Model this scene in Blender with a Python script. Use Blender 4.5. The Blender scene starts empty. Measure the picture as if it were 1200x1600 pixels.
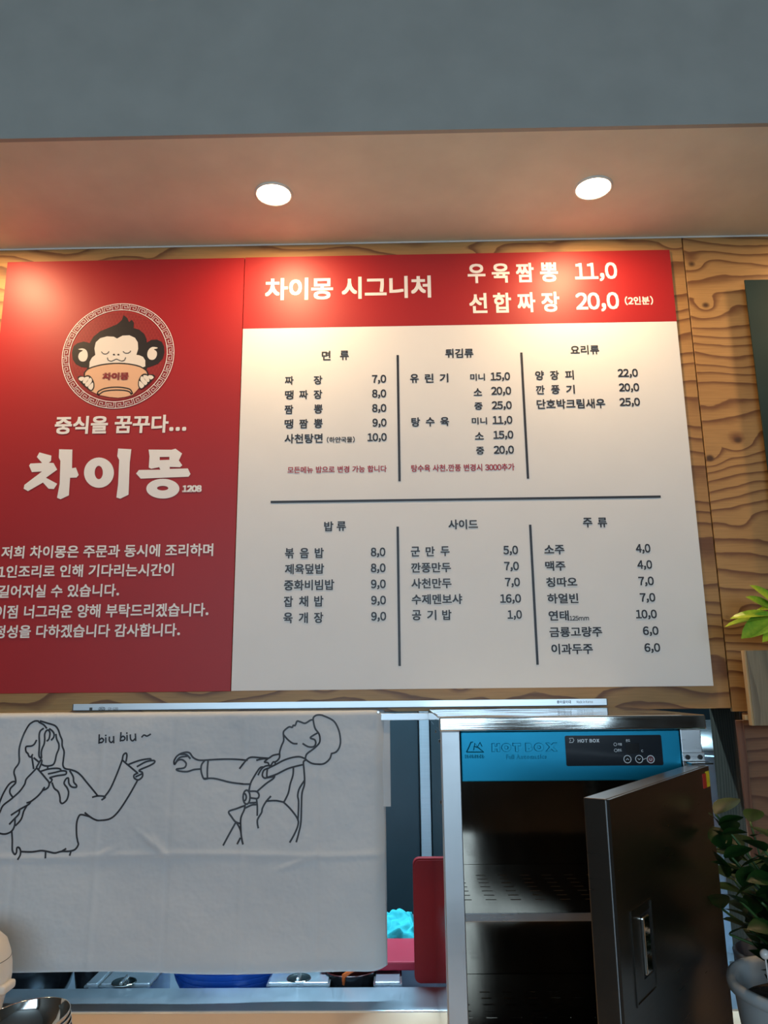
import bpy, bmesh, math, random
from mathutils import Vector, Matrix
S = bpy.context.scene
C = S.collection
R = math.radians
random.seed(7)

# ------------------------------------------------------------------ camera
CAM = Vector((0, 0, 1.6))
FPX = 1202.0
def cam_axes(p, y, r):
    f = Vector((math.sin(y)*math.cos(p), math.cos(y)*math.cos(p), math.sin(p)))
    rt = Vector((math.cos(y), -math.sin(y), 0)); up = rt.cross(f)
    return f, rt*math.cos(r)+up*math.sin(r), up*math.cos(r)-rt*math.sin(r)
FW, RT, UP = cam_axes(R(12.648), R(-.8234), R(-.6024))
cd = bpy.data.cameras.new('camera'); cam = bpy.data.objects.new('camera', cd); C.objects.link(cam)
cd.sensor_fit = 'VERTICAL'; cd.sensor_height = 24; cd.lens = 24*FPX/1600; cd.clip_start = .02
cam.matrix_world = Matrix((( RT.x, UP.x, -FW.x, CAM.x), (RT.y, UP.y, -FW.y, CAM.y), (RT.z, UP.z, -FW.z, CAM.z), (0, 0, 0, 1)))
S.camera = cam
def at(px, py, Y):
    d = FW + RT*(px-600)/FPX - UP*(py-800)/FPX
    return CAM + d*(Y/d.y)

# ------------------------------------------------------------------ light
w = bpy.data.worlds.new('daylight'); S.world = w; w.use_nodes = True
w.node_tree.nodes['Background'].inputs[0].default_value = (.60, .815, 1.0, 1)
w.node_tree.nodes['Background'].inputs[1].default_value = 5.6
def area(name, loc, rot, sx, sy, power, color, shape='RECTANGLE', portal=False):
    l = bpy.data.lights.new(name, 'AREA'); l.shape = shape; l.size = sx; l.size_y = sy; l.energy = power; l.color = color
    o = bpy.data.objects.new(name, l); C.objects.link(o); o.location = loc; o.rotation_euler = rot
    if portal: l.cycles.is_portal = True
    return o
WIN = (-2.3, 1.9, 1.25, 3.2)     # shop window behind the photographer: x0,x1,z0,z1
area('window_portal', ((WIN[0]+WIN[1])/2, -4.0, (WIN[2]+WIN[3])/2), (R(90), 0, 0), WIN[1]-WIN[0], WIN[3]-WIN[2], 1, (1, 1, 1), portal=True)
DOWN_P = 4.9
KITCHEN_P = 80
S.view_settings.view_transform = 'Standard'; S.view_settings.look = 'None'
S.view_settings.exposure = 0; S.view_settings.gamma = 1; S.view_settings.use_curve_mapping = False

# ------------------------------------------------------------------ materials
class NT:
    def __init__(s, name):
        s.m = bpy.data.materials.new(name); s.m.use_nodes = True; s.t = s.m.node_tree
        s.b = s.t.nodes['Principled BSDF']
    def n(s, typ, **k):
        x = s.t.nodes.new(typ)
        for a, v in k.items():
            if a.startswith('i_'):
                key = a[2:]; key = int(key) if key.isdigit() else key.replace('_', ' ')
                x.inputs[key].default_value = v
            else: setattr(x, a, v)
        return x
    def l(s, a, b): s.t.links.new(a, b)
    def math(s, op, a, b=None, c=None):
        x = s.n('ShaderNodeMath', operation=op)
        for i, v in enumerate((a, b, c)):
            if v is None: continue
            if isinstance(v, (int, float)): x.inputs[i].default_value = v
            else: s.l(v, x.inputs[i])
        return x.outputs[0]
    def ramp(s, fac, stops, interp='LINEAR'):
        x = s.n('ShaderNodeValToRGB'); r = x.color_ramp; r.interpolation = interp
        while len(r.elements) < len(stops): r.elements.new(.5)
        for e, (p, c) in zip(r.elements, stops): e.position = p; e.color = (*c, 1)
        s.l(fac, x.inputs[0]); return x.outputs[0]
    def mix(s, f, a, b, mode='MIX'):
        x = s.n('ShaderNodeMix', data_type='RGBA', blend_type=mode)
        for i, v in ((0, f), (6, a), (7, b)):
            if isinstance(v, (int, float)): x.inputs[i].default_value = v
            elif isinstance(v, tuple): x.inputs[i].default_value = (*v, 1)
            else: s.l(v, x.inputs[i])
        return x.outputs[2]
    def coords(s, scale=(1, 1, 1), loc=(0, 0, 0)):
        g = s.n('ShaderNodeNewGeometry'); mp = s.n('ShaderNodeMapping'); s.l(g.outputs['Position'], mp.inputs[0])
        mp.inputs['Scale'].default_value = scale; mp.inputs['Location'].default_value = loc
        return mp.outputs[0]
    def noise(s, co, scale, detail=2, rough=.5):
        x = s.n('ShaderNodeTexNoise'); s.l(co, x.inputs['Vector'])
        x.inputs['Scale'].default_value = scale; x.inputs['Detail'].default_value = detail; x.inputs['Roughness'].default_value = rough
        return x.outputs['Fac']
    def bump(s, h, dist, strength=1):
        x = s.n('ShaderNodeBump'); s.l(h, x.inputs['Height']); x.inputs['Distance'].default_value = dist; x.inputs['Strength'].default_value = strength
        s.l(x.outputs[0], s.b.inputs['Normal'])

def plain(name, col, rough=.5, metal=0, var=.06, scale=8, bump=0, spec=.5, emit=None, co=(1, 1, 1), bscale=None, trans=0):
    t = NT(name); b = t.b
    c = t.coords(co); nz = t.noise(c, scale, 3)
    lo = tuple(max(0, x*(1-var)) for x in col); hi = tuple(min(1, x*(1+var)) for x in col)
    t.l(t.ramp(nz, [(.3, lo), (.7, hi)]), b.inputs['Base Color'])
    b.inputs['Roughness'].default_value = rough; b.inputs['Metallic'].default_value = metal
    b.inputs['Specular IOR Level'].default_value = spec
    if bump: t.bump(t.noise(c, bscale or scale*3, 3), bump)
    if emit: b.inputs['Emission Color'].default_value = (*emit[0], 1); b.inputs['Emission Strength'].default_value = emit[1]
    if trans: b.inputs['Transmission Weight'].default_value = trans
    return t.m

def wood(name, light, dark, off=0, vertical=False, dens=20, warp=5, knots=True, rough=.45, stretch=(1.5, 3.2), spec=.5):
    t = NT(name); b = t.b
    g = t.n('ShaderNodeNewGeometry'); sp = t.n('ShaderNodeSeparateXYZ'); t.l(g.outputs['Position'], sp.inputs[0])
    along = t.math('ADD', sp.outputs[2 if vertical else 0], off); across = t.math('ADD', t.math('ADD', sp.outputs[0 if vertical else 2], off*1.7), t.math('MULTIPLY', sp.outputs[1], 1.0))
    cb = t.n('ShaderNodeCombineXYZ'); t.l(t.math('MULTIPLY', along, stretch[0]), cb.inputs[0]); t.l(t.math('MULTIPLY', across, stretch[1]), cb.inputs[1])
    n1 = t.noise(cb.outputs[0], 1.6, 1.5, .45)
    h = t.math('ADD', t.math('MULTIPLY', across, dens), t.math('MULTIPLY', n1, warp))
    n2 = t.noise(cb.outputs[0], 9, 2, .5); h = t.math('ADD', h, t.math('MULTIPLY', n2, .35))
    if knots:
        c2 = t.n('ShaderNodeCombineXYZ'); t.l(along, c2.inputs[0]); t.l(t.math('MULTIPLY', across, 1.25), c2.inputs[1])
        v = t.n('ShaderNodeTexVoronoi', i_Scale=5.5); t.l(c2.outputs[0], v.inputs['Vector'])
        d = v.outputs['Distance']
        k = t.math('POWER', 2.718, t.math('MULTIPLY', t.math('MULTIPLY', d, d), -22))
        h = t.math('ADD', h, t.math('MULTIPLY', k, 1.25))
    fr = t.math('FRACT', h)
    mid = tuple(l*.35+d_*.65 for l, d_ in zip(light, dark)); lm = tuple(l*.86+d_*.14 for l, d_ in zip(light, dark))
    col = t.ramp(fr, [(0, light), (.55, lm), (.74, mid), (.86, dark), (.93, dark), (.97, light)])
    fine = t.n('ShaderNodeCombineXYZ'); t.l(t.math('MULTIPLY', along, 12), fine.inputs[0]); t.l(t.math('MULTIPLY', across, 260), fine.inputs[1])
    fn = t.noise(fine.outputs[0], 1, 2)
    col = t.mix(.35, col, t.ramp(fn, [(.3, (.55, .5, .45)), (.7, (1, 1, 1))]), 'MULTIPLY')
    big = t.noise(cb.outputs[0], 1.1, 1); col = t.mix(.5, col, t.ramp(big, [(.3, (.7, .62, .55)), (.7, (1.0, 1.0, 1.0))]), 'MULTIPLY')
    if knots: col = t.mix(t.ramp(d, [(.05, (1, 1, 1)), (.085, (0, 0, 0))]), col, tuple(x*.35 for x in dark))
    t.l(col, b.inputs['Base Color']); b.inputs['Roughness'].default_value = rough; b.inputs['Specular IOR Level'].default_value = spec
    t.bump(t.math('ADD', t.math('MULTIPLY', fn, .4), t.math('MULTIPLY', fr, -.3)), .0006)
    return t.m

def steel(name, col=(.62, .63, .64), rough=.22, brush=(2, 2, 60), wav=0, smudge=.12):
    t = NT(name); b = t.b; b.inputs['Metallic'].default_value = 1
    c = t.coords(brush); n = t.noise(c, 6, 3); sm = t.noise(t.coords(), 9, 3)
    t.l(t.mix(.25, col, t.ramp(sm, [(.35, tuple(x*.8 for x in col)), (.65, tuple(min(1, x*1.1) for x in col))])), b.inputs['Base Color'])
    r = t.math('ADD', t.math('ADD', t.math('MULTIPLY', n, .08), rough-.04), t.math('MULTIPLY', sm, smudge)); t.l(r, b.inputs['Roughness'])
    if wav: t.bump(t.math('ADD', t.math('MULTIPLY', t.noise(t.coords((1, 1, .6)), 7, 1), 1), t.math('MULTIPLY', n, .01)), wav)
    return t.m

PLY_L, PLY_D = (.52, .285, .095), (.21, .085, .028)
M = dict(
    ply=wood('plywood_fir', PLY_L, PLY_D, 0),
    ply_b=wood('plywood_fir_right', PLY_L, PLY_D, 3.7, dens=27, warp=5.5),
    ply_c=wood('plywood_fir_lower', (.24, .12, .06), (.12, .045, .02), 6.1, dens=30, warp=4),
    grey_wood=wood('grey_stained_wood', (.040, .034, .024), (.018, .015, .011), 1.3, vertical=True, dens=60, warp=4, knots=False, rough=.85, spec=.08),
    red_wood=wood('red_brown_edge', (.20, .09, .05), (.11, .04, .02), 2.3, vertical=True, dens=60, warp=3, knots=False),
    ash=wood('pale_board', (.34, .26, .16), (.24, .18, .11), 8.3, vertical=True, dens=24, warp=3),
    ash_edge=wood('pale_board_edge', (.62, .42, .20), (.5, .32, .14), 8.3, vertical=True, dens=24, warp=3, knots=False),
    soffit=plain('soffit_paint', (.78, .74, .62), .6, bump=.0006, bscale=40),
    fascia=plain('fascia_paint', (.40, .385, .345), .6, bump=.0006, bscale=40),
    caulk=plain('white_caulk', (.75, .75, .72), .5),
    red=plain('red_print', (.36, .007, .009), .48, var=.02, bump=.00004, bscale=600, spec=.5),
    red_dark=plain('red_print_dark', (.28, .012, .012), .48, var=.02),
    red_lite=plain('red_print_light', (.42, .038, .03), .48, var=.02),
    white_film=plain('white_print', (.80, .79, .765), .5, var=.015, bump=.00004, bscale=600),
    letter_w=plain('white_letters', (.86, .82, .78), .4, var=.01),
    letter_k=plain('dark_letters', (.018, .02, .028), .45, var=.01),
    letter_r=plain('red_letters', (.36, .015, .03), .4, var=.01),
    monkey_k=plain('emblem_black', (.02, .014, .012), .4, var=.01),
    cream=plain('emblem_cream', (.84, .76, .66), .4, var=.01),
    peach=plain('emblem_peach', (.80, .47, .28), .4, var=.01),
    maroon=plain('emblem_maroon', (.25, .02, .025), .4, var=.01),
    edge=plain('board_edge', (.62, .60, .58), .5),
    lamp_ring=plain('lamp_ring', (.82, .78, .70), .4),
    lamp=plain('lamp_lens', (1, 1, 1), .4, emit=((1, .80, .55), 26)),
    alu=plain('brushed_aluminium', (.62, .70, .76), .32, metal=.55, var=.04, co=(1, 1, 40)),
    alu_dark=plain('dark_anodised', (.06, .065, .07), .4, metal=.5),
    ink=plain('rail_ink', (.05, .06, .08), .5),
    steel=steel('brushed_steel'),
    steel_post=steel('worn_steel', (.55, .58, .60), .30, smudge=.22),
    steel_mirror=steel('polished_steel', (.72, .72, .68), .05, wav=.003, smudge=.05),
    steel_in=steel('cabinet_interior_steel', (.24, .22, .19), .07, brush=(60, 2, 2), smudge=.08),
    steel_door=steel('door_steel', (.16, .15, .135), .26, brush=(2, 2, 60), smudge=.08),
    steel_table=steel('prep_table_steel', (.62, .70, .78), .28, brush=(60, 3, 2), smudge=.1),
    dark_gap=plain('dark_gap', (.008, .008, .009), .6),
    blue=plain('blue_film', (.0, .23, .38), .30, metal=.6, var=.05, scale=5, bump=.0002, bscale=18),
    panel_k=plain('control_glass', (.018, .022, .028), .12, var=.02),
    screen_k=plain('display_window', (.006, .006, .007), .15),
    print_w=plain('control_print', (.75, .78, .8), .4),
    btn_red=plain('power_button', (.12, .01, .02), .3),
    yellow=plain('sticker_yellow', (.75, .62, .02), .4, var=.2, scale=300),
    sred=plain('sticker_red', (.5, .03, .02), .4),
    counter=plain('beige_worktop', (.66, .52, .38), .35, var=.05, scale=5),
    base=plain('counter_base', (.15, .12, .10), .6),
    floor=plain('floor_tile', (.16, .15, .14), .5),
    wall_room=plain('room_wall', (.10, .085, .07), .7),
    wall_k=plain('kitchen_wall', (.028, .045, .055), .35),
    ceil=plain('room_ceiling', (.22, .23, .23), .8),
    frame_k=plain('window_frame', (.05, .05, .05), .4),
    pot_red=plain('red_plastic', (.25, .006, .010), .45, spec=.25),
    board_red=plain('red_board_plastic', (.40, .02, .045), .45, spec=.3),
    lac_k=plain('black_lacquer', (.012, .012, .014), .18),
    lac_r=plain('dark_red_lacquer', (.10, .010, .010), .25),
    blue_pl=plain('blue_plastic', (.01, .07, .36), .35),
    orange=plain('orange_plastic', (.65, .12, .02), .4),
    teal=plain('turquoise_cloth', (.02, .42, .46), .85, bump=.002, bscale=60),
    white_pl=plain('ivory_plastic', (.78, .73, .64), .3),
    ceramic=plain('white_ceramic', (.52, .55, .56), .15, var=.03),
    pink=plain('pink_glaze', (.35, .22, .25), .3),
    soil=plain('soil', (.03, .02, .012), .9, bump=.01, bscale=90),
    slate=plain('blue_grey_pot', (.10, .12, .17), .4),
    chalk=plain('chalkboard_green', (.012, .032, .030), .6, var=.15, spec=.2),
    pearl=plain('pearl', (.75, .7, .66), .1),
    stem=plain('stem_green', (.05, .12, .03), .5),
)
def leafmat(name, a, b_):
    t = NT(name); co = t.n('ShaderNodeTexCoord')
    sp = t.n('ShaderNodeSeparateXYZ'); t.l(co.outputs['Object'], sp.inputs[0])
    nz = t.noise(co.outputs['Object'], 14, 3); e = t.math('MULTIPLY', t.math('ABSOLUTE', sp.outputs[0]), 3.2)
    t.l(t.ramp(t.math('ADD', t.math('MULTIPLY', nz, .8), e), [(.3, a), (1.0, b_)]), t.b.inputs['Base Color'])
    t.b.inputs['Roughness'].default_value = .28 if 'lime' in name else .42; t.b.inputs['Specular IOR Level'].default_value = .5 if 'lime' in name else .28
    try: t.b.inputs['Subsurface Weight'].default_value = .0
    except Exception: pass
    return t.m
M['leaf_dark'] = leafmat('dark_leaf', (.006, .024, .006), (.015, .048, .008))
M['leaf_lime'] = leafmat('lime_leaf', (.50, .62, .05), (.17, .38, .03))
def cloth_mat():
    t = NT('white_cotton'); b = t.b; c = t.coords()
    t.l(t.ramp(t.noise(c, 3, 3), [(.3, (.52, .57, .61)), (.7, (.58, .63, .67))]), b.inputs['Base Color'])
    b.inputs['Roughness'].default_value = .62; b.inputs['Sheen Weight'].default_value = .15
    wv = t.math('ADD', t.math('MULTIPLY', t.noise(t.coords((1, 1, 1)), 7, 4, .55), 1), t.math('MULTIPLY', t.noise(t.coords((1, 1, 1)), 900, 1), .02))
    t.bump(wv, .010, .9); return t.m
M['cloth'] = cloth_mat()

# ------------------------------------------------------------------ helpers
def wloc(o):
    v = Vector((0, 0, 0))
    while o is not None: v += o.location; o = o.parent
    return v
def obj(name, bm, mat, parent=None, local=False, smooth=False, **tags):
    me = bm
    if isinstance(bm, bmesh.types.BMesh):
        me = bpy.data.meshes.new(name); bm.to_mesh(me); bm.free()
    if mat is not None: me.materials.clear(); me.materials.append(mat)
    if smooth:
        for p in me.polygons: p.use_smooth = True
    o = bpy.data.objects.new(name, me); C.objects.link(o)
    if parent is not None:
        if not local: me.transform(Matrix.Translation(-wloc(parent)))
        o.parent = parent
    elif tags.get('origin', True):
        xs = [v.co for v in me.vertices]
        if xs:
            c = Vector(((min(v.x for v in xs)+max(v.x for v in xs))/2, (min(v.y for v in xs)+max(v.y for v in xs))/2, min(v.z for v in xs)))
            me.transform(Matrix.Translation(-c)); o.location = c
    for k, v in tags.items():
        if k != 'origin': o[k] = v
    return o
def thing(name, label, cat, loc, group=None):
    o = bpy.data.objects.new(name, None); C.objects.link(o); o.location = loc; o.empty_display_size = .05
    o['label'] = label; o['category'] = cat
    if group: o['group'] = group
    return o
def box(x0, x1, y0, y1, z0, z1, bev=0, seg=2, bm=None):
    own = bm is None; b2 = bmesh.new()
    bmesh.ops.create_cube(b2, size=1)
    for v in b2.verts: v.co = Vector(((x0+x1)/2+v.co.x*(x1-x0), (y0+y1)/2+v.co.y*(y1-y0), (z0+z1)/2+v.co.z*(z1-z0)))
    if bev: bmesh.ops.bevel(b2, geom=b2.edges[:], offset=bev, segments=seg, affect='EDGES', profile=.5)
    if own: return b2
    me = bpy.data.meshes.new('tmp'); b2.to_mesh(me); b2.free(); bm.from_mesh(me); bpy.data.meshes.remove(me); return bm
def lathe(prof, cx=0, cy=0, n=48, closed=False):
    bm = bmesh.new(); rings = []
    for r, z in prof:
        if r < 1e-6: rings.append([bm.verts.new((cx, cy, z))])
        else: rings.append([bm.verts.new((cx+r*math.cos(2*math.pi*i/n), cy+r*math.sin(2*math.pi*i/n), z)) for i in range(n)])
    for a, b in zip(rings, rings[1:]):
        for i in range(n):
            j = (i+1) % n
            if len(a) == 1 and len(b) == 1: continue
            if len(a) == 1: bm.faces.new((a[0], b[i], b[j]))
            elif len(b) == 1: bm.faces.new((a[i], a[j], b[0]))
            else: bm.faces.new((a[i], a[j], b[j], b[i]))
    bmesh.ops.recalc_face_normals(bm, faces=bm.faces[:]); return bm
def tube(pts, r, n=8, bm=None, cap=True):
    bm = bm or bmesh.new(); pts = [Vector(p) for p in pts]; rings = []
    for i, p in enumerate(pts):
        d = (pts[min(i+1, len(pts)-1)]-pts[max(i-1, 0)]).normalized()
        a = d.cross(Vector((0, 0, 1)) if abs(d.z) < .9 else Vector((1, 0, 0))).normalized(); b = d.cross(a)
        rr = r[i] if isinstance(r, (list, tuple)) else r
        rings.append([bm.verts.new(p+a*rr*math.cos(2*math.pi*k/n)+b*rr*math.sin(2*math.pi*k/n)) for k in range(n)])
    for a, b in zip(rings, rings[1:]):
        for k in range(n): bm.faces.new((a[k], a[(k+1) % n], b[(k+1) % n], b[k]))
    if cap: bm.faces.new(rings[0][::-1]); bm.faces.new(rings[-1])
    return bm
def rrect(x0, x1, y0, y1, r, n=5):
    out = []
    for cx, cy, a in ((x1-r, y1-r, 0), (x0+r, y1-r, 90), (x0+r, y0+r, 180), (x1-r, y0+r, 270)):
        for i in range(n+1): t = R(a+90*i/n); out.append((cx+r*math.cos(t), cy+r*math.sin(t)))
    return out
def prism_xz(poly, y0, y1, bev=0):
    bm = bmesh.new(); a = [bm.verts.new((x, y0, z)) for x, z in poly]; b = [bm.verts.new((x, y1, z)) for x, z in poly]
    bm.faces.new(a); bm.faces.new(b[::-1]); n = len(poly)
    for i in range(n): bm.faces.new((a[i], b[i], b[(i+1) % n], a[(i+1) % n]))
    bmesh.ops.recalc_face_normals(bm, faces=bm.faces[:])
    if bev:
        es = [e for e in bm.edges if abs(e.verts[0].co.y-e.verts[1].co.y) < 1e-6 and abs(e.verts[0].co.y-y0) < 1e-6]
        bmesh.ops.bevel(bm, geom=es, offset=bev, segments=2, affect='EDGES')
    return bm
def smooth_line(pts, sub=5, closed=False):
    P = [Vector(p) for p in pts]; n = len(P)
    if n < 3: return P
    out = []
    rng = range(n if closed else n-1)
    for i in rng:
        if closed: p0, p1, p2, p3 = P[(i-1) % n], P[i], P[(i+1) % n], P[(i+2) % n]
        else: p0, p1, p2, p3 = P[max(i-1, 0)], P[i], P[i+1], P[min(i+2, n-1)]
        for k in range(sub):
            t = k/sub
            out.append(.5*((2*p1)+(p2-p0)*t+(2*p0-5*p1+4*p2-p3)*t*t+(3*p1-p0-3*p2+p3)*t**3))
    if not closed: out.append(P[-1])
    return out
def ribbon(pts, wd, yf, bm, closed=False):
    """flat stroke of width wd through 2-D points (x,z), lying on surface y=yf(x,z)"""
    P = [Vector((p[0], p[1])) for p in pts]; L = []
    n = len(P)
    for i, p in enumerate(P):
        a = P[(i-1) % n] if closed else P[max(i-1, 0)]; b = P[(i+1) % n] if closed else P[min(i+1, n-1)]
        d = (b-a)
        if d.length < 1e-9: d = Vector((1, 0))
        d.normalize(); nn = Vector((-d.y, d.x))*wd/2
        if not closed and i == 0: p = p-d*wd*.3
        if not closed and i == n-1: p = p+d*wd*.3
        L.append([bm.verts.new((q.x, yf(q.x, q.y), q.y)) for q in (p+nn, p-nn)])
    for i in range(n if closed else n-1):
        a, b = L[i], L[(i+1) % n]; bm.faces.new((a[0], a[1], b[1], b[0]))
TS = bpy.data.scenes.new('outlines')      # scratch scene for turning outlines and type into meshes; removed at the end
def to_mesh(o):
    TS.collection.objects.link(o); vl = TS.view_layers[0]; vl.update()
    me = bpy.data.meshes.new_from_object(o.evaluated_get(vl.depsgraph)); bpy.data.objects.remove(o); return me
def fill2d(loops, y):
    """filled flat shape with holes from (x,z) loops, by curve fill"""
    c = bpy.data.curves.new('f', 'CURVE'); c.dimensions = '2D'; c.fill_mode = 'BOTH'
    for lp in loops:
        s = c.splines.new('POLY'); s.points.add(len(lp)-1); s.use_cyclic_u = True
        for p, q in zip(s.points, lp): p.co = (q[0], q[1], 0, 1)
    me = to_mesh(bpy.data.objects.new('f', c)); bpy.data.curves.remove(c)
    for v in me.vertices: v.co = (v.co.x, y, v.co.y)
    return me
GL = {}
ALLCH = ''.join(sorted(set('차이몽시그니처우육짬뽕선합짜장11,0203456789(인분)면류땡유린기탕수사천하얀국물모든메뉴밥으로변경가능합니다.깐풍추튀김요리미니소중양피단호박크림새볶음제덮화비빔잡채개군만두공멘보샤사이드주맥칭따오얼빈연태금룡고량과을꿈꾸식저희은문동에조며해기는간길어지실있습점너러운부드겠정성감탁125mHOTBXCR-JUSFulAtomaticsMadeinKorea종걸대열온도')))
def glyph_set(off, extr):
    """all needed characters in one text object, one per line, split apart by line"""
    chs = 'HOTBXFulAtomaticsMdeinKorea' if extr else ALLCH
    c = bpy.data.curves.new('g', 'FONT'); c.size = 1; c.offset = off; c.resolution_u = 3; c.space_line = 3
    if extr: c.extrude = .004; c.bevel_depth = .042; c.bevel_resolution = 2
    c.body = '\n'.join(chr(ord(ch)+0xFEE0) if 33 <= ord(ch) <= 126 and not extr else ch for ch in chs)
    me = to_mesh(bpy.data.objects.new('g', c)); bpy.data.curves.remove(c)
    zk = extr/.046 if extr else 1; co = [(v.co.x, v.co.y, v.co.z*zk) for v in me.vertices]; ln = [int(round(-(y-.35)/3)) for x, y, z in co]
    idx = {}; out = {i: ([], []) for i in range(len(chs))}
    for i, (p, l) in enumerate(zip(co, ln)): idx[i] = len(out[l][0]); out[l][0].append((p[0], p[1]+3*l, p[2]))
    for p in me.polygons: out[ln[p.vertices[0]]][1].append(tuple(idx[v] for v in p.vertices))
    bpy.data.meshes.remove(me)
    for i, ch in enumerate(chs):
        vs, fs = out[i]
        if vs: GL[ch, off, extr] = (vs, fs, min(v[0] for v in vs), max(v[0] for v in vs), min(v[1] for v in vs), max(v[1] for v in vs))
def glyph(ch, off, extr=0):
    """weight: flat letters are thickened with four shifted copies, raised ones by the outline offset"""
    o2 = off if extr else 0
    if (ch, o2, extr) not in GL: glyph_set(o2, extr)
    g = GL[ch, o2, extr]
    if extr: return g
    d = off+.007; vs = []; fs = []
    for q, (dx, dy) in enumerate(((-d, -d), (d, -d), (d, d), (-d, d))):
        k = len(vs); vs += [(p[0]+dx, p[1]+dy, p[2]+q*3e-5) for p in g[0]]; fs += [tuple(i+k for i in f) for f in g[1]]
    return (vs, fs, g[2]-d, g[3]+d, g[4]-d, g[5]+d)
def text_mesh(s, x0, x1, z0, z1, y, off=.012, spread=False, extr=0):
    """string laid out glyph by glyph, its inked box fitted to x0..x1, z0..z1"""
    V = []; F = []
    chars = [c for c in s if c != ' ']
    items = []
    if spread:
        gh = z1-z0; n = len(chars); gw = spread if not isinstance(spread, bool) else gh
        for i, ch in enumerate(chars):
            vs, fs, a, b, lo, hi = glyph(ch, off, extr)
            gx = x0+(x1-x0-gw)*i/(n-1) if n > 1 else x0
            items.append((vs, fs, lambda p, a=a, b=b, lo=lo, hi=hi, gx=gx: (gx+gw*(p[0]-a)/(b-a), z0+(p[1]-lo)/(hi-lo)*gh, p[2])))
    else:
        pen = 0; raw = []
        for ch in s:
            if ch == ' ': pen += .30; continue
            vs, fs, a, b, lo, hi = glyph(ch, off, extr)
            hang = ord(ch) > 0x2000
            if hang: adv = .92; dx = pen
            elif ch.isdigit(): adv = .57; dx = pen+adv/2-(a+b)/2
            else: adv = (b-a)+.11; dx = pen+.055-a
            raw.append((vs, fs, dx, a, b, lo, hi)); pen += adv
        X0 = min(r[2]+r[3] for r in raw); X1 = max(r[2]+r[4] for r in raw); Z0 = min(r[5] for r in raw); Z1 = max(r[6] for r in raw)
        kx = (x1-x0)/(X1-X0); kz = (z1-z0)/(Z1-Z0)
        for vs, fs, dx, a, b, lo, hi in raw:
            items.append((vs, fs, lambda p, dx=dx: (x0+(p[0]+dx-X0)*kx, z0+(p[1]-Z0)*kz, p[2])))
    for vs, fs, fn in items:
        o = len(V)
        for p in vs: q = fn(p); V.append((q[0], y-p[2], q[1]))
        F += [tuple(i+o for i in f) for f in fs]
    me = bpy.data.meshes.new('lettering'); me.from_pydata(V, [], F); return me

# ------------------------------------------------------------------ room shell
WY = 1.978                         # face of the plywood wall
SZ = 2.834                         # underside of the lowered ceiling
FY = 1.524                         # its front edge
HEAD = 1.534                       # head of the kitchen hatch
XL, XR = -3.0, 2.6
def st(name, bm, mat, **k): return obj(name, bm, mat, origin=False, kind='structure', **k)
st('floor', box(XL, XR, -4, 4.4, -.1, 0), M['floor'])
cl = st('ceiling', box(XL, XR, FY+.012, 2.13, SZ, 3.5), M['soffit'])
obj('fascia', box(XL, XR, FY, FY+.012, SZ, 3.5), M['fascia'], cl)
st('ceiling.001', box(XL, XR, -4, 4.4, 3.5, 3.6), M['ceil'])
st('wall_left', box(XL-.1, XL, -4.1, 4.4, 0, 3.5), M['wall_room'])
st('wall_right', box(XR, XR+.1, -4.1, 4.4, 0, 3.5), M['wall_room'])
wf = box(XL, WIN[0], -4.1, -4, 0, 3.5)
box(WIN[1], XR, -4.1, -4, 0, 3.5, bm=wf); box(WIN[0], WIN[1], -4.1, -4, 0, WIN[2], bm=wf); box(WIN[0], WIN[1], -4.1, -4, WIN[3], 3.5, bm=wf)
st('wall_front', wf, M['wall_room'])
w1 = st('window_1', box(WIN[0], WIN[1], -4.08, -4.02, WIN[2], WIN[2]+.05), M['frame_k'])
obj('frame', box(WIN[0], WIN[1], -4.08, -4.02, WIN[3]-.05, WIN[3]), M['frame_k'], w1)
for i in range(5):
    x = WIN[0]+(WIN[1]-WIN[0])*i/4; obj('mullion', box(x-.03, x+.03, -4.08, -4.02, WIN[2]+.05, WIN[3]-.05), M['frame_k'], w1)
# menu wall: core with hatch, plywood sheets in front
OX0, OX1 = -1.9, .835
wb = box(XL, XR, WY+.012, 2.13, HEAD, SZ)
box(OX1+.012, XR, WY+.012, 2.13, 0, HEAD, bm=wb); box(XL, OX0, WY+.012, 2.13, 0, HEAD, bm=wb)
wb = st('wall_back', wb, M['base'])
for i, (a, b) in enumerate(((XL, -1.619), (-1.616, .8255), (.8285, 2.05), (2.053, XR))):
    obj('panel', box(a, b, WY, WY+.012, HEAD if i < 2 else HEAD-.008, SZ-.0015, .0008, 1), M['ply_b'] if i == 2 else M['ply'], wb)
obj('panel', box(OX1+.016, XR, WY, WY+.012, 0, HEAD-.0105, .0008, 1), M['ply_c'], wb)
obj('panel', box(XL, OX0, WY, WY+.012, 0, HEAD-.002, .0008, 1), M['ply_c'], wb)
st('trim_1', box(OX1-.002, OX1+.010, WY+.002, 2.135, .9, HEAD-.004), M['grey_wood'])
st('trim_2', box(OX1-.003, OX1+.0155, WY-.006, WY+.0015, .9, HEAD-.028, .001, 1), M['red_wood'])
st('trim_3', box(XL, XR, WY-.0025, WY, SZ-.004, SZ), M['caulk'])
st('trim_4', box(OX0, .10, WY-.012, WY+.014, HEAD-.020, HEAD-.003, .001, 1), M['alu'])
st('wall_kitchen', box(XL, XR, 4.4, 4.5, 0, 3.5), M['wall_k'])
hk = box(XL, XR, 2.13, 4.4, 2.7, 2.75); st('ceiling.002', hk, M['ceil'])

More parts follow.
